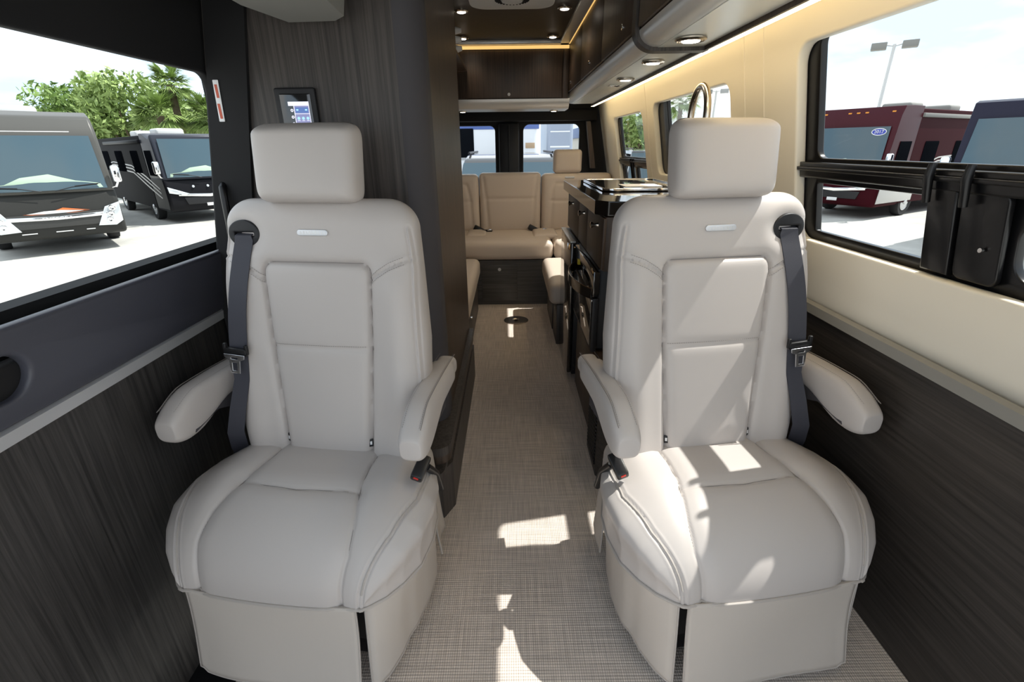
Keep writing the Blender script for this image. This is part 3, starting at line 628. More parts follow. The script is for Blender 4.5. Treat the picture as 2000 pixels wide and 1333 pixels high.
    for i in range(tsn):
        a = -PI/2 + PI*i/(tsn-1); v = math.sin(a); tv = (hz0+hz1)/2 + (hz1-hz0)/2*(abs(v)**.85*(1 if v > 0 else -1))
        cs = (max(0, 1-abs(v)**7))**(1/3.0)
        taper = .985 - .015*(1-v)/2
        insx = hw - .042*(1-cs); 
        top = .022*smooth(.62, 1.0, np.array(v))
        for k in range(NN):
            b = 2*PI*k/NN; cx, cy = math.cos(b), math.sin(b)
            x = insx*taper*sgnpow(np.array(cx), .42); y = (hd*cs if i not in (0, tsn-1) else 0.004)*sgnpow(np.array(cy), .6)
            if cs < .02: y = .3*y
            dep = -float(y) + .045
            if dep > .045: dep -= float(top)
            V.append(place(float(x), dep, float(tv)))
    F = grid_faces(tsn, NN, True); F += [tuple(range(NN))[::-1], tuple(range((tsn-1)*NN, tsn*NN))]
    hr_ = MB().add(V, F).build('headrest', M['leather'], root, ang=60)
    mb = MB(); th_ = hz1-.026
    stitches(mb, [Vector(place(x, .045+hd*.90 - .03*max(0, (abs(x)/.135))**6, th_)) for x in np.linspace(-.115, .115, 24)], nrm, r=.0007)
    mb.build('stitching', M['stitch_seam_shade'], hr_)
    for sx in (-.06, .06): mb = MB(); mb.tube([place(sx, .03, T-.05), place(sx, .03, T+.03)], .007, 10); mb.build('headrest_post', M['chrome'], root)
    # ---------------- seat cushion: stations along y, superelliptic sections
    yb, yf = .055, -.405
    zb, Hh = .285, .195
    us = np.concatenate([np.linspace(0, .52, 50), .52+.48*np.sin(np.linspace(0, PI/2, 70))[1:]])
    xh = np.linspace(-.94, .94, 196); pm_ = np.arccos(np.clip(-sgnpow(xh, 1/.62), -1, 1)); p0_ = float(pm_.min()); ph = np.sort(np.concatenate([np.linspace(0, p0_, 26)[:-1], pm_, PI-np.linspace(0, p0_, 26)[:-1]])); NX = len(ph)
    lines_long = [[(sx*.150, .06), (sx*.152, -.10), (sx*.165, -.20), (sx*.192, -.30), (sx*.198, -.36), (sx*.180, -.43)] for sx in (-1, 1)]
    cross = [(-.17, -.215), (-.08, -.225), (0, -.228), (.08, -.225), (.17, -.215)]
    side_l = [[(sx*.285, .06), (sx*.315, -.10), (sx*.318, -.20), (sx*.285, -.31), (sx*.245, -.385), (sx*.225, -.43)] for sx in (-1, 1)]
    Vg = []
    def seat_surface(u, x_arr_ph):
        y = yb + (yf-yb)*u
        W = float(np.interp(y, [-.405, -.395, -.37, -.33, -.27, -.18, -.10, 0, .055], [.260, .282, .318, .350, .378, .384, .372, .328, .304]))
        uf = max(0, (u-.40)/.60); H = Hh*(max(0, 1-uf**2.7))**(1/2.1)*(1 - .06*(1-min(u/.5, 1)))
        c = np.cos(x_arr_ph); s_ = np.sin(x_arr_ph)
        Z = zb + H*np.abs(s_)**.50; X = -W*sgnpow(c, .62)*(.895 + .105*smooth(0, .55, np.abs(s_)))
        return X, np.full_like(X, y), Z, H
    for u in us:
        X, Y, Z, H = seat_surface(u, ph)
        # front bow
        Y2 = Y - .022*(1-(X/.30)**2)*smooth(.5, 1, np.array(u))
        g = np.zeros_like(X)
        for l_ in lines_long:
            d = segd(X, Y, l_); g += .0075*np.exp(-(d/.0045)**2) + .008*np.exp(-(d/.022)**2)
        d = segd(X, Y, cross); g += .0045*np.exp(-(d/.004)**2) + .004*np.exp(-(d/.02)**2)
        for l_ in side_l:
            d = segd(X, Y, l_); g += .005*np.exp(-((d-.004)/.003)**2) - .002*np.exp(-((d-.009)/.003)**2)
        g += -.010*np.exp(-((np.abs(X)-.235)/.05)**2)*min(1, H/.1)*(1-smooth(.55, .9, np.array(u)))
        # push along approximate normal (up on top, forward on the front)
        fz = 1 - float(smooth(.80, 1.0, np.array(u))); fy = 1-fz
        up = np.abs(np.sin(ph))**.5
        Z2 = Z - g*fz*up; Y2 = Y2 + g*fy*up
        for x, y, z in zip(X, Y2, Z2): Vg.append((x, y, z))
    F = grid_faces(len(us), NX)
    # underside edge loop closes to flat bottom
    base = len(Vg)
    F += [(i*NX, (i+1)*NX, (i+1)*NX+NX-1, i*NX+NX-1) for i in range(len(us)-1)]
    F.append(tuple(range(NX)))
    MB().add(Vg, F).build('seat_cushion', M['leather'], root, ang=80)
    seat = root.children[-1]
    def edge_pts():
        P = [Vector(Vg[i*NX]) for i in range(len(us))]; Q = [Vector(Vg[i*NX+NX-1]) for i in range(len(us))]
        # front lower row
        R = [Vector(Vg[(len(us)-1)*NX+k]) for k in range(0, NX, 8)]
        return P + R[1:-1] + Q[::-1]
    ep = edge_pts()
    mb = MB(); mb.tube([(p.x*1.004, p.y-.002, p.z+.001) for p in ep], .0042, 8); mb.build('piping', M['seam'], seat)
    for l_ in lines_long + [cross]:
        P = []
        for (a, b), (c, e) in zip(l_[:-1], l_[1:]):
            for q in np.linspace(0, 1, 12)[:-1]:
                x, y = a+(c-a)*q, b+(e-b)*q; bow = .022*(1-(x/.30)**2); u = (y-yb)/(yf-yb)
                if u <= .01 or u >= 1: continue
                X, Y, Z, H = seat_surface(u, ph); k = int(np.argmin(np.abs(X-x)))
                i_ = int(np.argmin(np.abs(us-u))); v_ = Vg[i_*NX+k]
                P.append(Vector((v_[0], v_[1], v_[2]+.0004)))
        if len(P) > 4:
            P = [sum(P[max(0, i-4):i+5], Vector())/len(P[max(0, i-4):i+5]) for i in range(len(P))]
            mb = MB(); mb.tube(P[::2], .0010, 5); mb.build('seam_shade_line', M['stitch_seam_shade'], seat)  # thin dark tube stands in for shade inside the cushion seams
    # side piping beads that run over the bolster edge
    for l_ in side_l:
        mb = MB(); P = []
        for (a, b), (c, e) in zip(l_[:-1], l_[1:]):
            for q in np.linspace(0, 1, 8)[:-1]:
                x, y = a+(c-a)*q, b+(e-b)*q; u = (y-yb)/(yf-yb)
                if u <= 0 or u >= .995: continue
                X, Y, Z, H = seat_surface(u, ph); k = int(np.argmin(np.abs(X-x))); P.append(Vector((x, y - .022*(1-(x/.30)**2)*float(smooth(.5, 1, np.array(u))), float(Z[k])-.001)))
        if len(P) > 3:
            mb.tube(P, .0022, 6)
            stitches(mb, [p + Vector((-.009 if p.x > 0 else .009, 0, .001)) for p in P], (0, 0, 1))
            mb.build('seam_bead', M['seam'], seat)
    # ---------------- skirts: thin hanging panels
    def outline(sx, y):   # x of lower cushion edge at y
        return sx*float(np.interp(y, [-.405, -.395, -.37, -.33, -.27, -.18, -.10, 0, .055, .2], [.232, .249, .278, .305, .327, .333, .325, .29, .27, .26]))
    def sheet(P_top, P_bot, name, wav, seed):
        nu_, nv_ = len(P_top), 22; V = []
        for i in range(nu_):
            a, b = Vector(P_top[i]), Vector(P_bot[i])
            for j in range(nv_):
                q = j/(nv_-1); p = a.lerp(b, q); s_ = i/(nu_-1)
                off = wav*(math.sin(3.1*s_*2+seed)*q*.6 + .5*math.sin(5*s_+2.5*q+seed*2)*q) - .5*wav*math.sin(PI*q)
                tdir = (Vector(P_top[min(i+1, nu_-1)])-Vector(P_top[max(i-1, 0)])).normalized(); nrm_ = Vector((tdir.y, -tdir.x, 0))
                if nrm_.dot(Vector((p.x, p.y+.2, 0))) < 0: nrm_ = -nrm_
                V.append(p + nrm_*off)
        mb = MB().add(V, grid_faces(nu_, nv_)); o_ = mb.build(name, M['leather_skirt'], root, ang=80)
        md = o_.modifiers.new('s', 'SOLIDIFY'); md.thickness = .004; md.offset = 0
        # hem: bead and stitching around three sides
        path = [V[j] for j in range(nv_)] + [V[i*nv_+nv_-1] for i in range(nu_)] + [V[(nu_-1)*nv_+j] for j in range(nv_-1, -1, -1)]
        mb = MB(); mb.tube(path, .0030, 6); mb.build('hem', M['seam'], o_)
        inn = [V[2*nv_+j] for j in range(nv_-2)] + [V[i*nv_+nv_-2] for i in range(2, nu_-2)] + [V[(nu_-3)*nv_+j] for j in range(nv_-3, -1, -1)]
        return o_
    nfr = 40; xs = np.linspace(-.222, .222, nfr)
    top = [(x, yf - .020*(1-(x/.30)**2), .290) for x in xs]
    bot = [(x*.97 + .006*math.sin(9*x), yf - .030 - .012*math.cos(7*x) - .02*(1-(x/.3)**2), .045 + .006*math.cos(6*x+.5) - (.012 if abs(x) < .2 else 0)) for x in xs]
    sheet(top, bot, 'front_skirt', .016, .4)
    for sx in (-1, 1):
        ys = np.linspace(-.400, -.06, 26)
        top = [(outline(sx, y), y, .288) for y in ys]
        bot = [(outline(sx, y)*.97 + sx*(.012*math.sin(4*y) + .020*max(0, (-.30-y)/.1)), y - .030*max(0, (-.3-y)/.1), .055 - .035*max(0, (-.30-y)/.1)) for y in ys]
        sheet(top, bot, 'side_skirt', .008, 1.2*sx)
        ys = np.linspace(-.04, .10, 16)
        top = [(outline(sx, y), y, .300) for y in ys]; bot = [(outline(sx, y)*1.02 + sx*.01*q, y+.01, .07-.02*q) for q, y in zip(np.linspace(0, 1, 16), ys)]
        sheet(top, bot, 'side_skirt', .006, 2.0*sx)
        mb = MB(); mb.box(-.003, .003, -.055, -.03, -.10, 0, .001, M=Matrix.Translation((sx*.325, .0, .29))); 
    mb = MB(); mb.box(-.20, .20, -.33, .12, 0.0, .10, .01); mb.box(-.23, .23, -.36, .12, .10, .285, .01); mb.build('pedestal', M['black'], root)
    # ---------------- armrests
    for sx in (-1, 1):
        ys = np.concatenate([.205 - .02*np.arange(0, 19), -.155 - .055*np.sin(np.linspace(0, PI/2, 14))[1:]])
        V = []; NR = 40
        ax0 = .306 if sx == m else .350
        for y in ys:
            u = (.205-y)/.415
            zt = .682 + .008*math.sin(PI*u) - (.034*smooth(.72, 1.0, np.array(u))**1.3)
            zbt = .607 - .004*u - .050*smooth(.45, .84, np.array(u)) 
            endf = 1
            if y < -.155: endf = math.sqrt(max(0, 1-((-.155-y)/.055)**2))
            cz = (zt+zbt)/2; hh = (zt-zbt)/2*(.48+.52*endf); ww = .0385*(.66+.34*endf)
            if y > .16: ww *= .8; hh *= .8
            for k in range(NR):
                b = 2*PI*k/NR
                V.append((sx*(ax0 + (.012*u)) + ww*float(sgnpow(np.array(math.cos(b)), .62)), y, float(cz) + float(hh)*float(sgnpow(np.array(math.sin(b)), .62))))
        F = grid_faces(len(ys), NR, True); F += [tuple(range(NR))[::-1], tuple(range((len(ys)-1)*NR, len(ys)*NR))]
        ar = MB().add(V, F).build('armrest', M['leather'], root, ang=60)
        for off in (-.022, .022):
            mb = MB(); P = [(sx*(ax0+.012*(.205-y)/.415)+off, y, .6835+.008*math.sin(PI*(.205-y)/.415) - .034*float(smooth(.72, 1.0, np.array((.205-y)/.415)))**1.3 - .0015) for y in ys[:-7]]
            stitches(mb, P, (0, 0, 1)); 
            if off*sx > 0: mb.tube([Vector(p)+Vector((.004 if off > 0 else -.004, 0, -.0008)) for p in P], .0011, 5)
            mb.build('stitching', M['stitch_seam_shade'], ar)
        mb = MB(); mb.prism([(.18, .50), (.18, .625), (-.15, .60), (-.155, .57), (-.06, .59), (.02, .56), (.08, .50)], sx*(ax0-.026), sx*(ax0-.008), lambda u, v, a: (a, u, v)); mb.build('arm_bracket', M['soft_grey'], root, ang=20)
        mb = MB(); mb.tube([(sx*.27, .12, .60), (sx*.32, .12, .60)], .025, 14); mb.build('arm_pivot', M['black'], root)
    # ---------------- shoulder belt
    bx = -m*.205; bt = .685
    p0 = front_pt(bx, bt, .003)
    Rb = Matrix.Translation(p0) @ Matrix.Rotation(-rec+.10, 4, 'X')
    mb = MB(); mb.plate(circ(0, 0, .047, .038, 36), [rr(-.029, -.006, .029, .004, .003, 3)], .012, .004, lambda u, v, q: Rb @ Vector((u, -q, v))); bg_ = mb.build('belt_guide', M['black'], root)
    mb = MB(); mb.plate(circ(0, 0, .042, .033, 24), [], .004, .001, lambda u, v, q: Rb @ Vector((u, -q+.007, v))); mb.build('slot', M['dark'], bg_)
    def ribbon(P, W_, name, par, th=.0016, mt='webbing'):
        V = []; P = [Vector(p) for p in P]
        for i, p in enumerate(P):
            tg_ = (P[min(i+1, len(P)-1)]-P[max(i-1, 0)]).normalized(); w_ = W_[i] if isinstance(W_[i], Vector) else Vector(W_[i])
            nr = tg_.cross(w_).normalized()*th; V += [p-w_-nr, p+w_-nr, p+w_+nr, p-w_+nr]
        n_ = len(P); mb = MB().add(V, [(4*i+k, 4*i+(k+1) % 4, 4*i+4+(k+1) % 4, 4*i+4+k) for i in range(n_-1) for k in range(4)] + [(0, 1, 2, 3), (4*n_-4, 4*n_-3, 4*n_-2, 4*n_-1)])
        return mb.build(name, M[mt], par, ang=50)
    P = [p0 + Vector((0, .006, .0)), p0 + Vector((0, -.010, -.004))]; W_ = [(.024, 0, 0)]*2
    tl = np.linspace(bt-.02, .36, 12)
    for i, t_ in enumerate(tl):
        x = bx - m*.030*(i/11.); q = front_pt(x, t_, .006); q0 = front_pt(bx, bt-.02, .010); q1 = front_pt(bx-m*.030, .36, .010); k_ = i/11.
        P.append(Vector((x, q0.y*(1-k_)+q1.y*k_ - .016*math.sin(PI*k_), q0.z*(1-k_)+q1.z*k_))); W_.append((.0245, -.004*m*(-1), 0))
    ptn = P[-1].copy()
    for i, (dx, y_, z_) in enumerate(((-.243, -.045, .68), (-.256, -.072, .60), (-.278, -.080, .52), (-.300, -.055, .45), (-.322, -.02, .38))):
        P.append(Vector((m*dx*1.0, y_+.01, z_))); a = .15*i; W_.append((.0235*math.cos(a), .0235*math.sin(a)*(m), 0))
    belt = ribbon(P, W_, 'shoulder_belt', root)
    # tongue
    Rt = Matrix.Translation(ptn + Vector((0, -.010, .0))) @ Matrix.Rotation(m*.08, 4, 'Y')
    mb = MB(); mb.box(-.034, .034, -.007, .005, -.010, .012, .004, M=Rt); mb.box(-.037, -.027, -.006, .004, -.006, .024, .003, M=Rt); mb.box(.027, .037, -.006, .004, -.006, .024, .003, M=Rt); tn = mb.build('belt_tongue', M['belt_black'], root)
    mb = MB(); mb.plate([(-.031, -.004), (.031, -.004), (.029, -.016), (.016, -.022), (.014, -.060), (-.014, -.060), (-.016, -.022), (-.029, -.016)], [rr(-.007, -.052, .007, -.028, .001, 2), rr(-.010, -.018, .010, -.012, .002, 2)], .003, .0008, lambda u, v, q: Rt @ Vector((u, q-.0115-.10*max(0, -v-.01), v))); mb.build('metal_plate', M['steel'], tn)
    # buckle at the aisle side, low by the cushion
    Rk = Matrix.Translation((m*.312, -.135, .492)) @ Matrix.Rotation(m*.35, 4, 'Y') @ Matrix.Rotation(.5, 4, 'X')
    mb = MB(); mb.box(-.017, .017, -.035, .035, -.016, .016, .006, M=Rk); bk = mb.build('belt_buckle', M['belt_black'], root)
    mb = MB(); mb.box(-.007, .007, -.0365, -.033, .004, .012, .001, M=Rk); mb.build('release_button', M['red'], bk)
    mb = MB(); mb.tube([(m*.315, -.10, .47), (m*.325, -.05, .41), (m*.325, -.02, .33)], [.012, .010, .010], 10); mb.build('buckle_stalk', M['belt_black'], root)
    return root
make_chair(1, 'greige leather captain chair on the left, with its shoulder belt beside the sliding door', (-.543, 1.235, 0), math.radians(-8), 'front captain chairs')
make_chair(-1, 'greige leather captain chair on the right, with its shoulder belt beside the sliding window', (.575, 1.235, 0), math.radians(8), 'front captain chairs')

# ================================================================== rear seating
def pad(name, x0, x1, y0, y1, z0, z1, r, m, par, seams=(), nrm='z', n=26, puff=.012, ee=.5):
    """soft cushion box: rounded box grown from a bevelled cube with subdivided faces"""
    bm = bmesh.new(); bmesh.ops.create_cube(bm, size=1)
    for v in bm.verts: v.co = Vector((v.co.x*(x1-x0), v.co.y*(y1-y0), v.co.z*(z1-z0)))
    bmesh.ops.bevel(bm, geom=bm.edges[:], offset=r, segments=5, profile=.5, affect='EDGES')
    bmesh.ops.subdivide_edges(bm, edges=[e for e in bm.edges if e.calc_length() > r*1.2], cuts=n, use_grid_fill=True)
    c_ = Vector(((x0+x1)/2, (y0+y1)/2, (z0+z1)/2)); V = []
    hx, hy, hz = (x1-x0)/2, (y1-y0)/2, (z1-z0)/2
    for v in bm.verts:
        p = v.co.copy(); a, b, e = p.x/hx, p.y/hy, p.z/hz
        if nrm == 'z' and p.z > 0: p.z += puff*(1-a**4)*(1-b**4)
        if nrm == 'y' and p.y < 0: p.y -= puff*(1-a**4)*(1-e**4)
        p += c_; 
        for poly in seams:
            if nrm == 'z': d = float(segd(np.array([p.x]), np.array([p.y]), poly)[0]); p.z -= .008*math.exp(-(d/.012)**2) if p.z > c_.z else 0
            else: d = float(segd(np.array([p.x]), np.array([p.z]), poly)[0]); p.y += .010*math.exp(-(d/.012)**2) if p.y < c_.y else 0
        V.append(p)
    F = [[v.index for v in f.verts] for f in bm.faces]; bm.free()
    return MB().add(V, F).build(name, M[m], par, ang=70)
t = empty('rear_bench', (0, 4.3, 0)); tag(t, 'greige leather rear bench sofa below the back windows', 'sofa')
def rp(name, x0, x1, y0, y1, *a, **k): return pad(name, x0, x1, y0-4.3, y1-4.3, *a, **k)
rp('seat_cushion', -.96, .36, 3.97, 4.66, .40, .555, .05, 'leather_rear', t, [[(-.36, -.35), (-.36, .3)], [(-.27, -.1), (-.27, .3)]])
rp('seat_cushion', .365, .97, 3.97, 4.66, .40, .560, .05, 'leather_rear', t, [[(.42, -.35), (.42, .3)]])
rp('bolster', .20, .42, 4.20, 4.56, .53, .575, .02, 'leather_rear', t, n=8)
rp('bolster', -.40, -.22, 4.25, 4.56, .53, .572, .02, 'leather_rear', t, n=8)
rp('backrest', -.285, .285, 4.56, 4.70, .54, 1.075, .035, 'leather_rear', t, [[(-.22, .85), (.22, .85)], [(-.25, 1.05), (-.225, .85), (-.205, .55)], [(.25, 1.05), (.225, .85), (.205, .55)]], nrm='y', n=40)
rp('backrest', -.93, -.290, 4.54, 4.70, .54, 1.065, .045, 'leather_rear', t, [[(-.88, .98), (-.40, .98), (-.37, .85), (-.355, .55)], [(-.9, .83), (-.37, .83)]], nrm='y', n=40)
rp('backrest', .290, .93, 4.54, 4.70, .54, 1.065, .045, 'leather_rear', t, [[(.88, .98), (.42, .98), (.39, .94), (.375, .55)], [(.38, .83), (.88, .83)]], nrm='y', n=40)
rp('headrest', .395, .655, 4.56, 4.67, 1.065, 1.268, .035, 'leather_rear', t, [], nrm='y', n=10)
mb = MB(); mb.box(.50, .585, .225, .235, 1.025, 1.040, .003); mb.build('badge', M['alu'], t)
for x, s in ((-.30, 1), (.21, 1)):
    mb = MB(); mb.box(-.05, .05, -.02, .02, -.02, .03, .008, M=Matrix.Translation((x, .20, .575)) @ Matrix.Rotation(.5, 4, 'Y')); mb.box(.03, .13, -.03, -.005, -.02, .0, .006, M=Matrix.Translation((x, .17, .585)))
    bk = mb.build('belt_buckle', M['belt_black'], t)
    mb = MB(); mb.box(.085, .125, -.036, -.030, -.006, .008, .002, M=Matrix.Translation((x, .165, .585))); mb.build('belt_metal', M['steel'], bk)
t = empty('bench_storage_box', (0, 4.02, 0)); tag(t, 'dark wood storage box under the rear bench with rounded door', 'cabinet')
mb = MB(); mb.box(-.97, .97, -.015, .6, .0, .395); mb.build('body', M['wood_hx'], t)
mb = MB(); mb.plate(rr(-.255, .035, .052, .362, [.003, .003, .03, .03]), [], .012, .002, lambda u, v, q: (u, -.017+q, v)); d = mb.build('door', M['wood_hx'], t)
mb = MB(); mb.lathe([(.014, 0), (.014, .004), (.010, .005)], Matrix.Translation((-.10, -.0235, .318)) @ Matrix.Rotation(PI/2, 4, 'X'), 20); mb.build('push_latch', M['vent'], d)
for s, y0, lab in ((-1, 2.68, 'greige leather side seat on the left, between wardrobe and rear bench'), (1, 3.08, 'greige leather side seat on the right, between refrigerator and rear bench')):
    t = empty('side_seat', (s*.6, (y0+3.93)/2, 0)); tag(t, lab, 'seat', 'aisle side seats'); o = Vector(t.location)
    x0, x1 = (s*.26, s*.93) if s > 0 else (s*.93, s*.26)
    pad('seat_cushion', x0-o.x, x1-o.x, y0-o.y, 3.93-o.y, .285, .435, .045, 'leather_rear', t, [])
    mb = MB(); a, b = (.31, .93) if s > 0 else (-.93, -.29); mb.box(a-o.x, b-o.x, y0-o.y, 3.92-o.y, 0, .29, .003); mb.build('base', M['wood_x'], t)
    mb = MB(); a, b = (.302, .311) if s > 0 else (-.291, -.282); mb.box(a-o.x, b-o.x, y0+.25-o.y, 3.80-o.y, .02, .25, .002); d = mb.build('door', M['wood_x'], t)
    mb = MB(); mb.lathe([(.012, 0), (.010, .012)], Matrix.Translation((s*.301-o.x + (0.018 if s < 0 else 0), y0+.40-o.y, .21)) @ Matrix.Rotation(-s*PI/2, 4, 'Y'), 14); mb.build('knob', M['chrome'], d)
mb = MB(); mb.lathe([(.098, 0.0), (.098, .004), (.088, .007), (.03, .008), (.026, .004), (.0, .004)], Matrix.Translation((.035, 3.58, .0)), 40)
tb_ = mb.build('table_floor_socket', M['nickel']); tag(tb_, 'round polished metal table leg socket in the carpet', 'floor socket')
mb = MB(); mb.lathe([(.014, 0), (.014, .003)], Matrix.Translation((.035, 3.56, .008)), 16); mb.build('hole', M['dark'], tb_)

# ================================================================== outside
GZ = -1.05
mb = MB(); mb.box(-120, 120, -60, 140, GZ-.1, GZ); g = mb.build('ground', M['concrete']); tag(g, kind='structure')
def windscreen_mat():
    m = mat('windscreen', (.05, .09, .115), .05, spec=.5, coat=.3); t, N, L, b = nodes(m)
    return m
WS = windscreen_mat(); WS2 = mat('side_glass', (.006, .007, .009), .9, spec=.0)
DASH = mat('pale_green_dash', (.42, .55, .42), .4)
HL = mat('headlight', (.75, .79, .82), .12, .4, coat=1)
RIM = mat('alloy_rim', (.55, .56, .58), .2, .9)
AMB = mat('amber_marker', (.8, .30, .03), .3)
def motorhome(name, loc, phi, body, roofc, lowc, style, label, stripe=None, Ln=9.5, H=3.25):
    t = empty(name, (*loc, GZ), math.radians(phi)); tag(t, label, 'motorhome', None)
    pm = mat(name+'_paint', body, .6, .0, spec=.05); rm = mat(name+'_roof', roofc, .34, .1, spec=.22); lm = mat(name+'_lower', lowc, .42, .0, spec=.12)
    W = 1.26
    # profile in (y, z)
    cap = [(.02, 1.42), (.21, 2.56), (.30, 2.85), (.52, H-.12), (.95, H), (1.6, H), (1.6, 1.42)]
    if style == 'boxy': cap = [(.02, 1.42), (.22, 2.85), (.26, 3.10), (.40, H), (.95, H+.02), (1.6, H+.02), (1.6, 1.42)]
    def slab(poly, w0, name, m, bev=.06, x=0):
        mb = MB(); mb.prism(poly, x-w0, x+w0, lambda u, v, a: (a, u, v)); o_ = mb.build(name, m, t, ang=30); b_ = o_.modifiers.new('b', 'BEVEL'); b_.width = bev; b_.segments = 3; b_.limit_method = 'ANGLE'; b_.angle_limit = .5; return o_
    slab([(1.5, .42), (1.5, H-.05), (Ln, H-.05), (Ln, .42)], W, 'body', pm, .08)
    slab(cap, W-.005, 'front_cap', rm, .16)
    slab([(-.06, .70), (-.05, 1.10), (.04, 1.46), (1.6, 1.46), (1.6, .38), (.06, .38), (-.02, .48)], W, 'front_mask', lm if style != 'boxy' else pm, .10)
    # windscreen pane following the rake
    y0_, z0_, y1_, z1_ = (.03, 1.50, .235, 2.70) if style != 'boxy' else (.03, 1.50, .215, 2.78)
    def wsf(u, v, q): k = (v-z0_)/(z1_-z0_); return (u, y0_+(y1_-y0_)*k - .075 + q + .05*(abs(u)/1.1)**3, v)
    mb = MB(); nx = 24; P = []
    for i in range(nx+1):
        u = -1.12 + 2.24*i/nx
        for j in range(9): v = z0_ + (z1_-z0_)*j/8; P.append(wsf(u*(1-.03*j/8), v, -.02))
    mb.add(P, grid_faces(nx+1, 9)); mb.build('windscreen', WS, t)
    mb = MB(); mb.plate([(-1.04, z0_+.02), (1.04, z0_+.02), (1.0, z0_+.12), (.55, z0_+.20), (.1, z0_+.36), (-.4, z0_+.30), (-.7, z0_+.16), (-1.0, z0_+.13)], [], .006, .001, lambda u, v, q: wsf(u, v, -.026+q)); mb.build('dash_board', DASH, t)
    for s in (-1, 1):
        mb = MB(); mb.tube([wsf(s*.12, 1.48, -.05), wsf(s*.45, 1.56, -.06), wsf(s*.95, 1.60, -.06)], .010, 6); mb.tube([wsf(s*.5, 1.58, -.07), wsf(s*1.0, 1.62, -.07)], .008, 6); mb.build('wiper', M['black'], t)
        # mirrors
        mb = MB(); mb.box(s*1.36-.09, s*1.36+.09, -.12, .02, 1.62, 2.02, .05, 3); mr_ = mb.build('mirror', M['chrome'], t)
        mb = MB(); mb.tube([(s*1.18, .12, 1.48), (s*1.30, -.02, 1.52), (s*1.36, -.05, 1.64)], .025, 8); mb.build('mirror_arm', M['chrome'], mr_)
        # headlights
        if style == 'sport':
            mb = MB(); mb.plate([(s*1.24, 1.16), (s*.93, 1.06), (s*.70, .62), (s*1.06, .60), (s*1.22, .70)][::s], [], .05, .012, lambda u, v, q: (u, -.105 + q + .03*(abs(u)/1.25)**4, v)); h_ = mb.build('headlight', HL, t)
            for k in range(3): 
                mb = MB(); mb.lathe([(.075, 0), (.07, .03), (.03, .035), (.0, .02)], Matrix.Translation((s*(1.06-.05*k), -.115, 1.02-.14*k)) @ Matrix.Rotation(PI/2, 4, 'X'), 18); mb.build('lamp', M['chrome'], h_)
        else:
            mb = MB(); mb.plate([(s*1.22, 1.22), (s*.80, 1.05), (s*.62, .98), (s*.75, .92), (s*1.20, 1.02)][::s], [], .05, .012, lambda u, v, q: (u, -.10 + q + .03*(abs(u)/1.25)**4, v)); h_ = mb.build('headlight', HL, t)
    if style == 'sport':
        mb = MB(); mb.plate([(-.86, .66), (.86, .66), (.95, .98), (-.95, .98)][::1], [], .04, .01, lambda u, v, q: (u, -.075+q, v)); mb.build('grille', mat('grille_dark', (.035, .035, .033), .5), t)
        mb = MB(); mb.plate([(-.97, .86), (0, .83), (.97, .86), (.95, .95), (0, .91), (-.95, .95)], [], .03, .008, lambda u, v, q: (u, -.105+q, v)); br_ = mb.build('grille_bar', M['chrome'], t)
        text_mb('ENTEGRA', .085, lambda u, v, q: (u*1.5, -.124-q, v+.872), .003).build('lettering', M['alu_paint'], br_)
        mb = MB(); mb.plate([(-.52, 1.0), (-.2, 1.045), (.1, 1.05), (.52, 1.01), (.2, .985), (-.2, .98)], [], .02, .004, lambda u, v, q: (u, -.088+q, v)); em = mb.build('emblem', M['vent'], t)
        mb = MB(); mb.plate([(-.58, .995), (.0, .97), (.62, 1.0), (.1, .955), (-.3, .955)], [], .02, .004, lambda u, v, q: (u, -.083+q, v)); mb.plate([(.0, 1.05), (.15, 1.10), (.64, 1.01), (.3, 1.04)], [], .02, .004, lambda u, v, q: (u, -.083+q, v)); mb.build('flame', mat('emblem_orange', (.7, .16, .04), .3), em)
        mb = MB(); mb.plate([(-.9, 2.78), (.75, 2.78), (.85, 2.86), (.2, 2.93), (-.9, 2.93)], [], .03, .01, lambda u, v, q: (u, .30+q+(v-2.8)*.7, v)); mb.build('cap_light_bar', M['vent'], t)
        for a, b in ((-.72, -.45), (-.12, .2), (.45, .62)):
            mb = MB(); mb.box(a, b, -.075, -.06, .545, .565); mb.build('bumper_slot', M['vent'], t)
    else:
        mb = MB(); mb.plate([(-.72, .62), (.72, .62), (.80, .86), (-.80, .86)], [], .04, .01, lambda u, v, q: (u, -.075+q, v)); mb.build('grille', M['black'], t)
        mb = MB(); mb.plate([(-.95, .92), (0, .84), (.95, .92), (.95, 1.0), (0, .94), (-.95, 1.0)], [], .03, .008, lambda u, v, q: (u, -.10+q, v)); mb.build('grille_bar', M['chrome'], t)
        for x in (-.45, 0, .45): mb = MB(); mb.lathe([(.045, 0), (.035, .02)], Matrix.Translation((x, -.07, 1.2)) @ Matrix.Rotation(PI/2, 4, 'X'), 14); mb.build('fog_lamp', HL, t)
        for x in (-1.0, -.25, 0, .25, 1.0): mb = MB(); mb.box(x-.05, x+.05, .30 if style == 'boxy' else .38, .36 if style == 'boxy' else .5, H-.17, H-.13, .01); mb.build('marker_lamp', AMB, t)
        mb = MB(); mb.box(-.16, .16, -.105, -.09, .54, .64, .004); mb.build('number_plate', M['white_tag'], t)
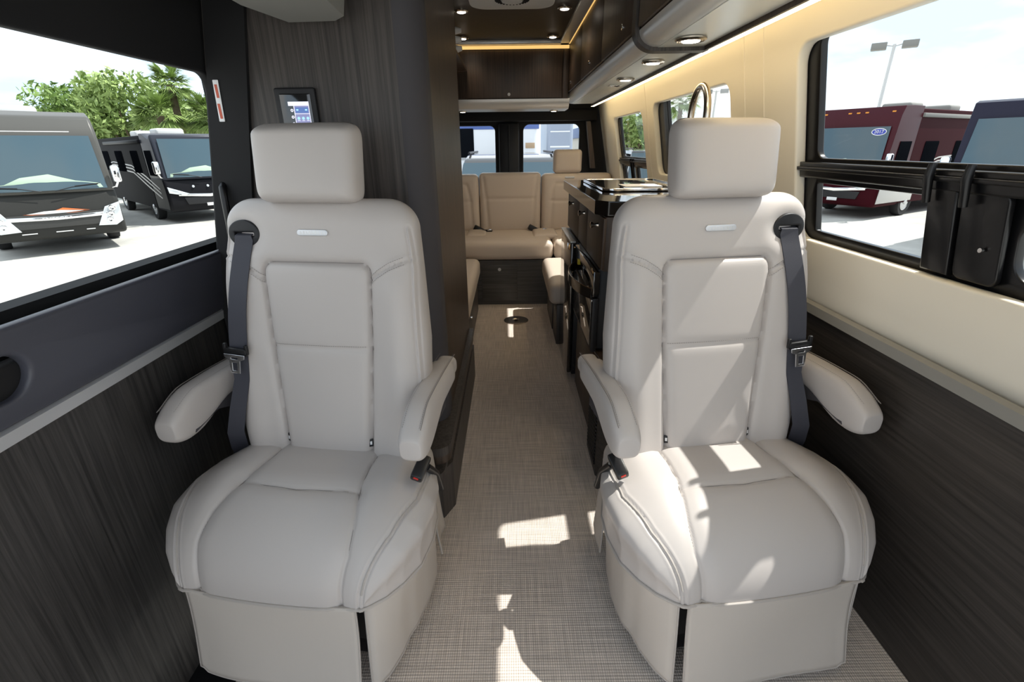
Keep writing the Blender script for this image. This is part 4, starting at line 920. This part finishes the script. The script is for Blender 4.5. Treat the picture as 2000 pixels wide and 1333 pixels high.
    # sides: cab window, house windows, stripes, awning, wheels
    for s in (-1, 1):
        f = lambda u, v, q: (s*(W+.006)+q, u, v)
        mb = MB(); mb.plate([(.55, 1.55), (1.35, 1.55), (1.35, 2.35), (.62, 2.35)], [], .012, .003, f); mb.build('side_window', WS2, t)
        for a, b in ((2.3, 3.3), (4.6, 5.8), (7.0, 8.2)):
            mb = MB(); mb.plate(rr(a, 1.6, b, 2.35, .06), [], .012, .003, f); mb.build('side_window', WS2, t)
        mb = MB(); mb.box(s*W-.06 if s > 0 else s*W-.06, s*W+.06, 1.6, 7.2, H-.30, H-.18, .02); mb.build('awning', lm if style != 'boxy' else M['console'], t)
        if stripe:
            smt = mat(name+'_stripe', stripe, .25, .3)
            for k, dz in enumerate((0, .16, .30)):
                mb = MB(); mb.add([(s*(W+.004+.001*k), y, z) for y, z in ((.6, .85+dz), (2.0, 1.20+dz*1.1), (3.6, 1.62+dz*.8), (6.5, 1.75+dz*.7), (9.2, 1.6+dz*.5), (9.2, 1.57+dz*.5), (6.5, 1.71+dz*.7), (3.6, 1.57+dz*.8), (2.0, 1.13+dz*1.1), (.6, .80+dz))], [tuple(range(10))]); mb.build('stripe', smt, t)
        if style == 'boxy':
            mb = MB(); mb.plate([(.05, .50), (2.4, .50), (2.4, 1.25), (1.3, 1.30), (.1, .95)], [], .012, .003, f); mb.build('lower_panel', mat(name+'_swoosh', (.62, .62, .60), .3), t)
        for yw in (2.1, 6.6):
            Mw = Matrix.Translation((s*(W-.10), yw, .46)) @ Matrix.Rotation(s*PI/2, 4, 'Y')
            mb = MB(); mb.lathe([(.28, .08), (.44, .10), (.46, .04), (.46, -.12), (.44, -.16)], Mw, 28); wh = mb.build('wheel', M['tyre'], t)
            mb = MB(); mb.lathe([(.29, .09), (.26, .10), (.22, .05), (.10, .06), (.08, .12), (.0, .12)], Mw, 20); mb.build('rim', RIM, wh)
    mb = MB(); mb.box(-.45, .45, 2.6, 3.5, H-.06, H+.22, .08, 3); mb.build('roof_unit', M['vent'] if style != 'boxy' else M['console'], t)
    mb = MB(); mb.box(-.45, .45, 5.6, 6.5, H-.06, H+.22, .08, 3); mb.build('roof_unit', M['vent'] if style != 'boxy' else M['console'], t)
    return t
motorhome('motorhome', (-10.95, 11.75), 45, (.03, .03, .029), (.085, .083, .077), (.035, .035, .033), 'sport', 'silver grey motorhome facing the left window, cropped by the photo edge', None)
motorhome('motorhome', (-10.6, 17.4), 48, (.006, .006, .008), (.03, .033, .045), (.008, .008, .010), 'swept', 'glossy black motorhome with curved grey side stripes seen through the left window', (.25, .26, .28), H=2.88)
mh = motorhome('motorhome', (10.95, 16.6), -60, (.040, .0045, .008), (.055, .006, .011), (.025, .003, .006), 'boxy', 'dark red motorhome with a year sticker on its windscreen, seen through the right window', (.55, .52, .48), H=3.35)
motorhome('motorhome', (10.55, 10.2), -60, (.012, .012, .024), (.016, .016, .034), (.016, .016, .028), 'boxy', 'dark blue motorhome nearest the right window, cropped by the photo edge', (.3, .3, .32), H=3.15)
motorhome('motorhome', (11.6, 20.9), -60, (.008, .008, .010), (.010, .010, .013), (.008, .008, .010), 'boxy', 'black motorhome mostly hidden at the left of the dark red one', None, H=3.0)
# year sticker on the red one
f2 = lambda u, v, q: (u + .78, .155 - q + .04, v + 2.62)
mb = MB(); mb.plate(circ(0, 0, .20, .10, 28), [], .006, .001, lambda u, v, q: (u+.82, .085+.05*((.82+u)/1.1)**3 + q, v+2.63)); sk = mb.build('year_sticker', mat('sticker_blue', (.05, .07, .42), .3), mh)
mb = MB(); mb.plate(circ(0, 0, .205, .105, 28), [circ(0, 0, .185, .085, 28)], .006, .001, lambda u, v, q: (u+.82, .080+.05*((.82+u)/1.1)**3 + q, v+2.63)); mb.build('border', M['white_tag'], sk)
text_mb('2017', .13, lambda u, v, q: (u+.82, .075+.05*((.82+u)/1.1)**3 - q, v+2.63), .003).build('lettering', M['white_tag'], sk)

# light poles
def light_pole(x, y, h, label):
    t = empty('light_pole', (x, y, GZ)); t.rotation_euler = (0, 0, math.atan2(-x, y)); tag(t, label, 'street lamp', 'parking lot light poles')
    mb = MB(); mb.tube([(0, 0, 0), (0, 0, h)], [.11, .07], 12); mb.build('pole', M['vent'], t)
    for s in (-1, 1):
        mb = MB(); mb.tube([(0, 0, h-.08), (s*.32, 0, h-.02)], .03, 8); mb.build('arm', M['vent'], t)
        mb = MB(); mb.box(s*.62-.32, s*.62+.32, -.28, .28, h-.20, h+.10, .03); mb.build('lamp_head', M['console'], t)
light_pole(18.9, 26.8, 6.75, 'tall parking lot light pole with two lamp heads above the dark red motorhome')
light_pole(17.2, 44, 6.4, 'distant light pole with two lamp heads beside the faucet')

# trees
leafm = [mat('leaf_a', (.17, .27, .06), .55), mat('leaf_b', (.27, .37, .11), .55), mat('leaf_c', (.36, .42, .17), .55)]
bark = mat('bark', (.16, .12, .08), .9)
def bushy(name, x, y, h, r, label, nleaf=5200, mt=0, sz=.22):
    t = empty(name, (x, y, GZ)); tag(t, label, 'tree', None)
    mb = MB(); mb.tube([(0, 0, 0), (.1, 0, h*.35), (-.05, .05, h*.6)], [.22, .17, .08], 10)
    for k in range(5): a = k*1.3; mb.tube([(0, 0, h*.3), (r*.5*math.cos(a), r*.5*math.sin(a), h*.7)], [.09, .03], 6)
    mb.build('trunk', bark, t)
    cl = [(r*.75*math.cos(a)*q, r*.75*math.sin(a)*q, h*(.42+.50*k)) for a, q, k in zip(rng.uniform(0, 6.28, 34), rng.uniform(.1, 1, 34)**.5, rng.uniform(0, 1, 34))]
    V = []; F = []
    for i in range(nleaf):
        c_ = cl[i % len(cl)]; rr_ = r*.36; d = rng.normal(size=3); d /= np.linalg.norm(d); p = np.array(c_) + d*rr_*(rng.uniform(.3, 1)**.4)
        if p[2] < .3: continue
        a = rng.normal(size=3); a /= np.linalg.norm(a); b = np.cross(a, rng.normal(size=3)); b /= np.linalg.norm(b); s_ = sz*rng.uniform(.6, 1.3)
        k = len(V); V += [tuple(p-a*s_), tuple(p+b*s_*.35), tuple(p+a*s_), tuple(p-b*s_*.35)]; F.append((k, k+1, k+2, k+3))
    MB().add(V, F).build('foliage', leafm[mt], t, weld=False)
def palm(x, y, h, label, r=1.7, nf=46, lean=0):
    t = empty('palm_tree', (x, y, GZ)); tag(t, label, 'tree', None)
    mb = MB(); mb.tube([(0, 0, 0), (lean*.4, 0, h*.5), (lean, 0, h)], [.22, .18, .17], 12); mb.build('trunk', bark, t)
    V = []; F = []
    for i in range(nf):
        az = rng.uniform(0, 6.28); el = rng.uniform(-.7, 1.35); L_ = r*rng.uniform(.75, 1.1)
        st = np.array([math.cos(az)*math.cos(el), math.sin(az)*math.cos(el), math.sin(el)]); side = np.array([-math.sin(az), math.cos(az), 0]); up = np.cross(st, side)
        c0 = np.array([lean, 0, h])+st*L_*.4
        for j in range(26):   # fan leaflets
            a = -1.25 + 2.5*j/25; d = st*math.cos(a)+side*math.sin(a); q = c0 + d*L_*.62*(1-.25*abs(a)/1.25); q[2] -= .18*L_*rng.uniform(.5, 1.2)
            mid = (c0+q)/2 + np.array([0, 0, .05*L_]); wv = np.cross(d, [0, 0, 1.]); wv /= (np.linalg.norm(wv)+1e-6); k = len(V)
            V += [tuple(c0), tuple(mid+wv*.035), tuple(q), tuple(mid-wv*.035)]; F.append((k, k+1, k+2, k+3))
    MB().add(V, F).build('fronds', leafm[1], t, weld=False)
for x, y, h, r, mt, d in ((-25.2, 31, 5.6, 2.6, 0, 'leftmost bushy green tree behind the silver grey motorhome'), (-22.0, 30, 6.2, 2.5, 1, 'bushy green tree just above the gap between the two motorhomes'), (-22.6, 36, 6.0, 2.6, 0, 'bushy green tree behind the rear end of the black motorhome'), (-18.2, 31, 5.0, 2.2, 1, 'low bushy green tree above the black motorhome')):
    bushy('tree', x, y, h, r, d, mt=mt)
palm(-17.7, 28, 5.5, 'tall fan palm rising above the bushes outside the left window', 1.45)
palm(-16.3, 28.5, 3.9, 'pale green fan palm below and right of the tall palm', 1.8)
palm(-15.3, 27.5, 3.7, 'fan palm at the right edge of the left window', 1.3)
palm(-18.0, 27, 4.0, 'pale green fan palm in front of the tall palm', 1.6)
palm(13.4, 41, 5.3, 'blurry palm seen through the middle right window', 2.0)
bushy('tree', 5.75, 24.0, 4.1, 1.35, 'small bright green tree seen through the rear right side window', 2200, 1, .16)

# vehicles and building beyond the rear
def small_vehicle(name, x, y, phi, label, cat, body, H=2.05, W=.92, L_=4.8, van=False):
    t = empty(name, (x, y, GZ), math.radians(phi)); tag(t, label, cat)
    pm = mat(name+'_paint', body, .2, .3, coat=.8)
    V = []; prof = [(0, .42), (0, .95), (.12, 1.12), (.95, 1.25), (1.55, H-.05), (1.9, H), (L_-.5, H), (L_-.05, 1.2), (L_, .45)] if not van else [(0, .4), (0, 1.0), (.1, 1.15), (.55, 1.25), (1.25, H-.06), (1.6, H), (L_, H), (L_, .42)]
    mb = MB(); mb.prism(prof, -W, W, lambda u, v, a: (a*(1-.22*max(0, (v-1.15))/(H-1.15)), u, v)); o_ = mb.build('body', pm, t, ang=25); b_ = o_.modifiers.new('b', 'BEVEL'); b_.width = .07; b_.segments = 3; b_.limit_method = 'ANGLE'
    i = 3; (ya, za), (yb_, zb_) = prof[3], prof[4]
    mb = MB(); w0, w1 = W*.93, W*.80; nrm_ = .03
    mb.add([(-w0, ya+.04-nrm_, za+.05), (w0, ya+.04-nrm_, za+.05), (w1, yb_-.03-nrm_, zb_-.06), (-w1, yb_-.03-nrm_, zb_-.06)], [(0, 1, 2, 3)]); mb.build('windscreen', WS, t)
    for s in (-1, 1):
        mb = MB(); mb.add([(s*(W*.985+.012), 1.35, 1.22), (s*(W*.985+.012), L_-.6, 1.22), (s*(W*.83+.012), L_-.9, H-.14), (s*(W*.83+.012), 1.85, H-.14)], [(0, 1, 2, 3)]); mb.build('side_window', WS2, t)
        mb = MB(); mb.box(s*(W+.1)-.09, s*(W+.1)+.09, 1.1, 1.22, 1.25, 1.45, .04); mb.build('mirror', pm, t)
        mb = MB(); mb.plate(rr(-.17, -.07, .17, .07, .03), [], .03, .01, lambda u, v, q: (u+s*.68, -.01+q, v+.85)); mb.build('headlight', HL, t)
        for yw in (.85, L_-.95):
            Mw = Matrix.Translation((s*(W-.09), yw, .36)) @ Matrix.Rotation(s*PI/2, 4, 'Y'); mb = MB(); mb.lathe([(.22, .06), (.34, .08), (.36, .03), (.36, -.1), (.34, -.13)], Mw, 24); wh = mb.build('wheel', M['tyre'], t)
            mb = MB(); mb.lathe([(.22, .07), (.06, .05), (.0, .06)], Mw, 16); mb.build('rim', RIM, wh)
    mb = MB(); mb.plate(rr(-.42, .62, .42, .92, .05), [], .03, .01, lambda u, v, q: (u, -.01+q, v)); mb.build('grille', M['black'], t)
    mb = MB(); mb.tube([(-W*.72, 1.7, H+.03), (-W*.72, L_-.9, H+.03)], .02, 6); mb.tube([(W*.72, 1.7, H+.03), (W*.72, L_-.9, H+.03)], .02, 6); mb.build('roof_rail', M['black'], t)
small_vehicle('parked_van', .02, 6.6, 0, 'dark grey vehicle parked directly behind the van, seen through the rear windows', 'vehicle', (.10, .10, .10), H=2.22, W=.95)
small_vehicle('parked_truck', 4.75, 15.5, -6, 'dark pickup like vehicle seen through the rear right side window', 'vehicle', (.06, .065, .07), H=2.2, W=1.0)
t = empty('travel_trailer', (0, 12.2, GZ)); tag(t, 'white travel trailer with blue top stripe seen through the rear windows', 'trailer')
wp = mat('white_gelcoat', (.82, .83, .85), .3, coat=.4)
mb = MB(); mb.box(-4.5, .75, 0, 2.4, .5, 3.05, .18, 4); mb.build('body', wp, t)
mb = MB(); mb.box(-4.3, .70, -.012, .02, 2.72, 2.90, .004); mb.build('blue_stripe', mat('stripe_blue', (.10, .16, .42), .3), t)
mb = MB(); mb.box(-4.3, .70, -.012, .02, 2.05, 2.17, .004); mb.build('grey_stripe', mat('stripe_grey', (.45, .46, .48), .3), t)
mb = MB(); mb.box(.38, .60, -.014, .02, 2.30, 2.42, .004); mb.build('sticker', mat('sticker_tan', (.5, .35, .22), .5), t)
mb = MB(); mb.box(-1.7, -.85, -.014, .02, 2.10, 2.75, .01); mb.build('window', WS2, t)
for x in (-2.6, -1.7):
    Mw = Matrix.Translation((x, .05, .36)) @ Matrix.Rotation(PI/2, 4, 'X'); mb = MB(); mb.lathe([(.22, .06), (.34, .08), (.36, .03), (.36, -.1)], Mw, 24); mb.build('wheel', M['tyre'], t)
t = empty('travel_trailer', (1.05, 14.5, GZ)); tag(t, 'silver grey trailer beside the white one at the right of the rear window', 'trailer')
mb = MB(); mb.box(0, .75, 0, 5, .5, 3.3, .12, 4); mb.build('body', mat('grey_gelcoat', (.30, .34, .42), .3), t)
mb = MB(); mb.box(.1, .65, -.012, .02, 2.3, 2.34, .004); mb.box(.1, .65, -.012, .02, 2.7, 2.73, .004); mb.build('stripe', wp, t)
t = empty('dealership_building', (14, 62, GZ)); tag(t, 'low distant building with blue roof behind the small green tree', 'building')
mb = MB(); mb.box(-5, 5, 0, 12, 0, 3.2); mb.build('wall', mat('pale_wall', (.55, .52, .46), .8), t)
mb = MB(); mb.box(-5.4, 5.4, -.4, 12.4, 3.2, 4.4, .05); mb.build('roof', mat('blue_roof', (.07, .12, .26), .5), t)
for k in range(2): mb = MB(); mb.box(-4+k*4.4, -1.4+k*4.4, -.03, .02, .9, 2.7, .02); mb.build('window', WS2, t)
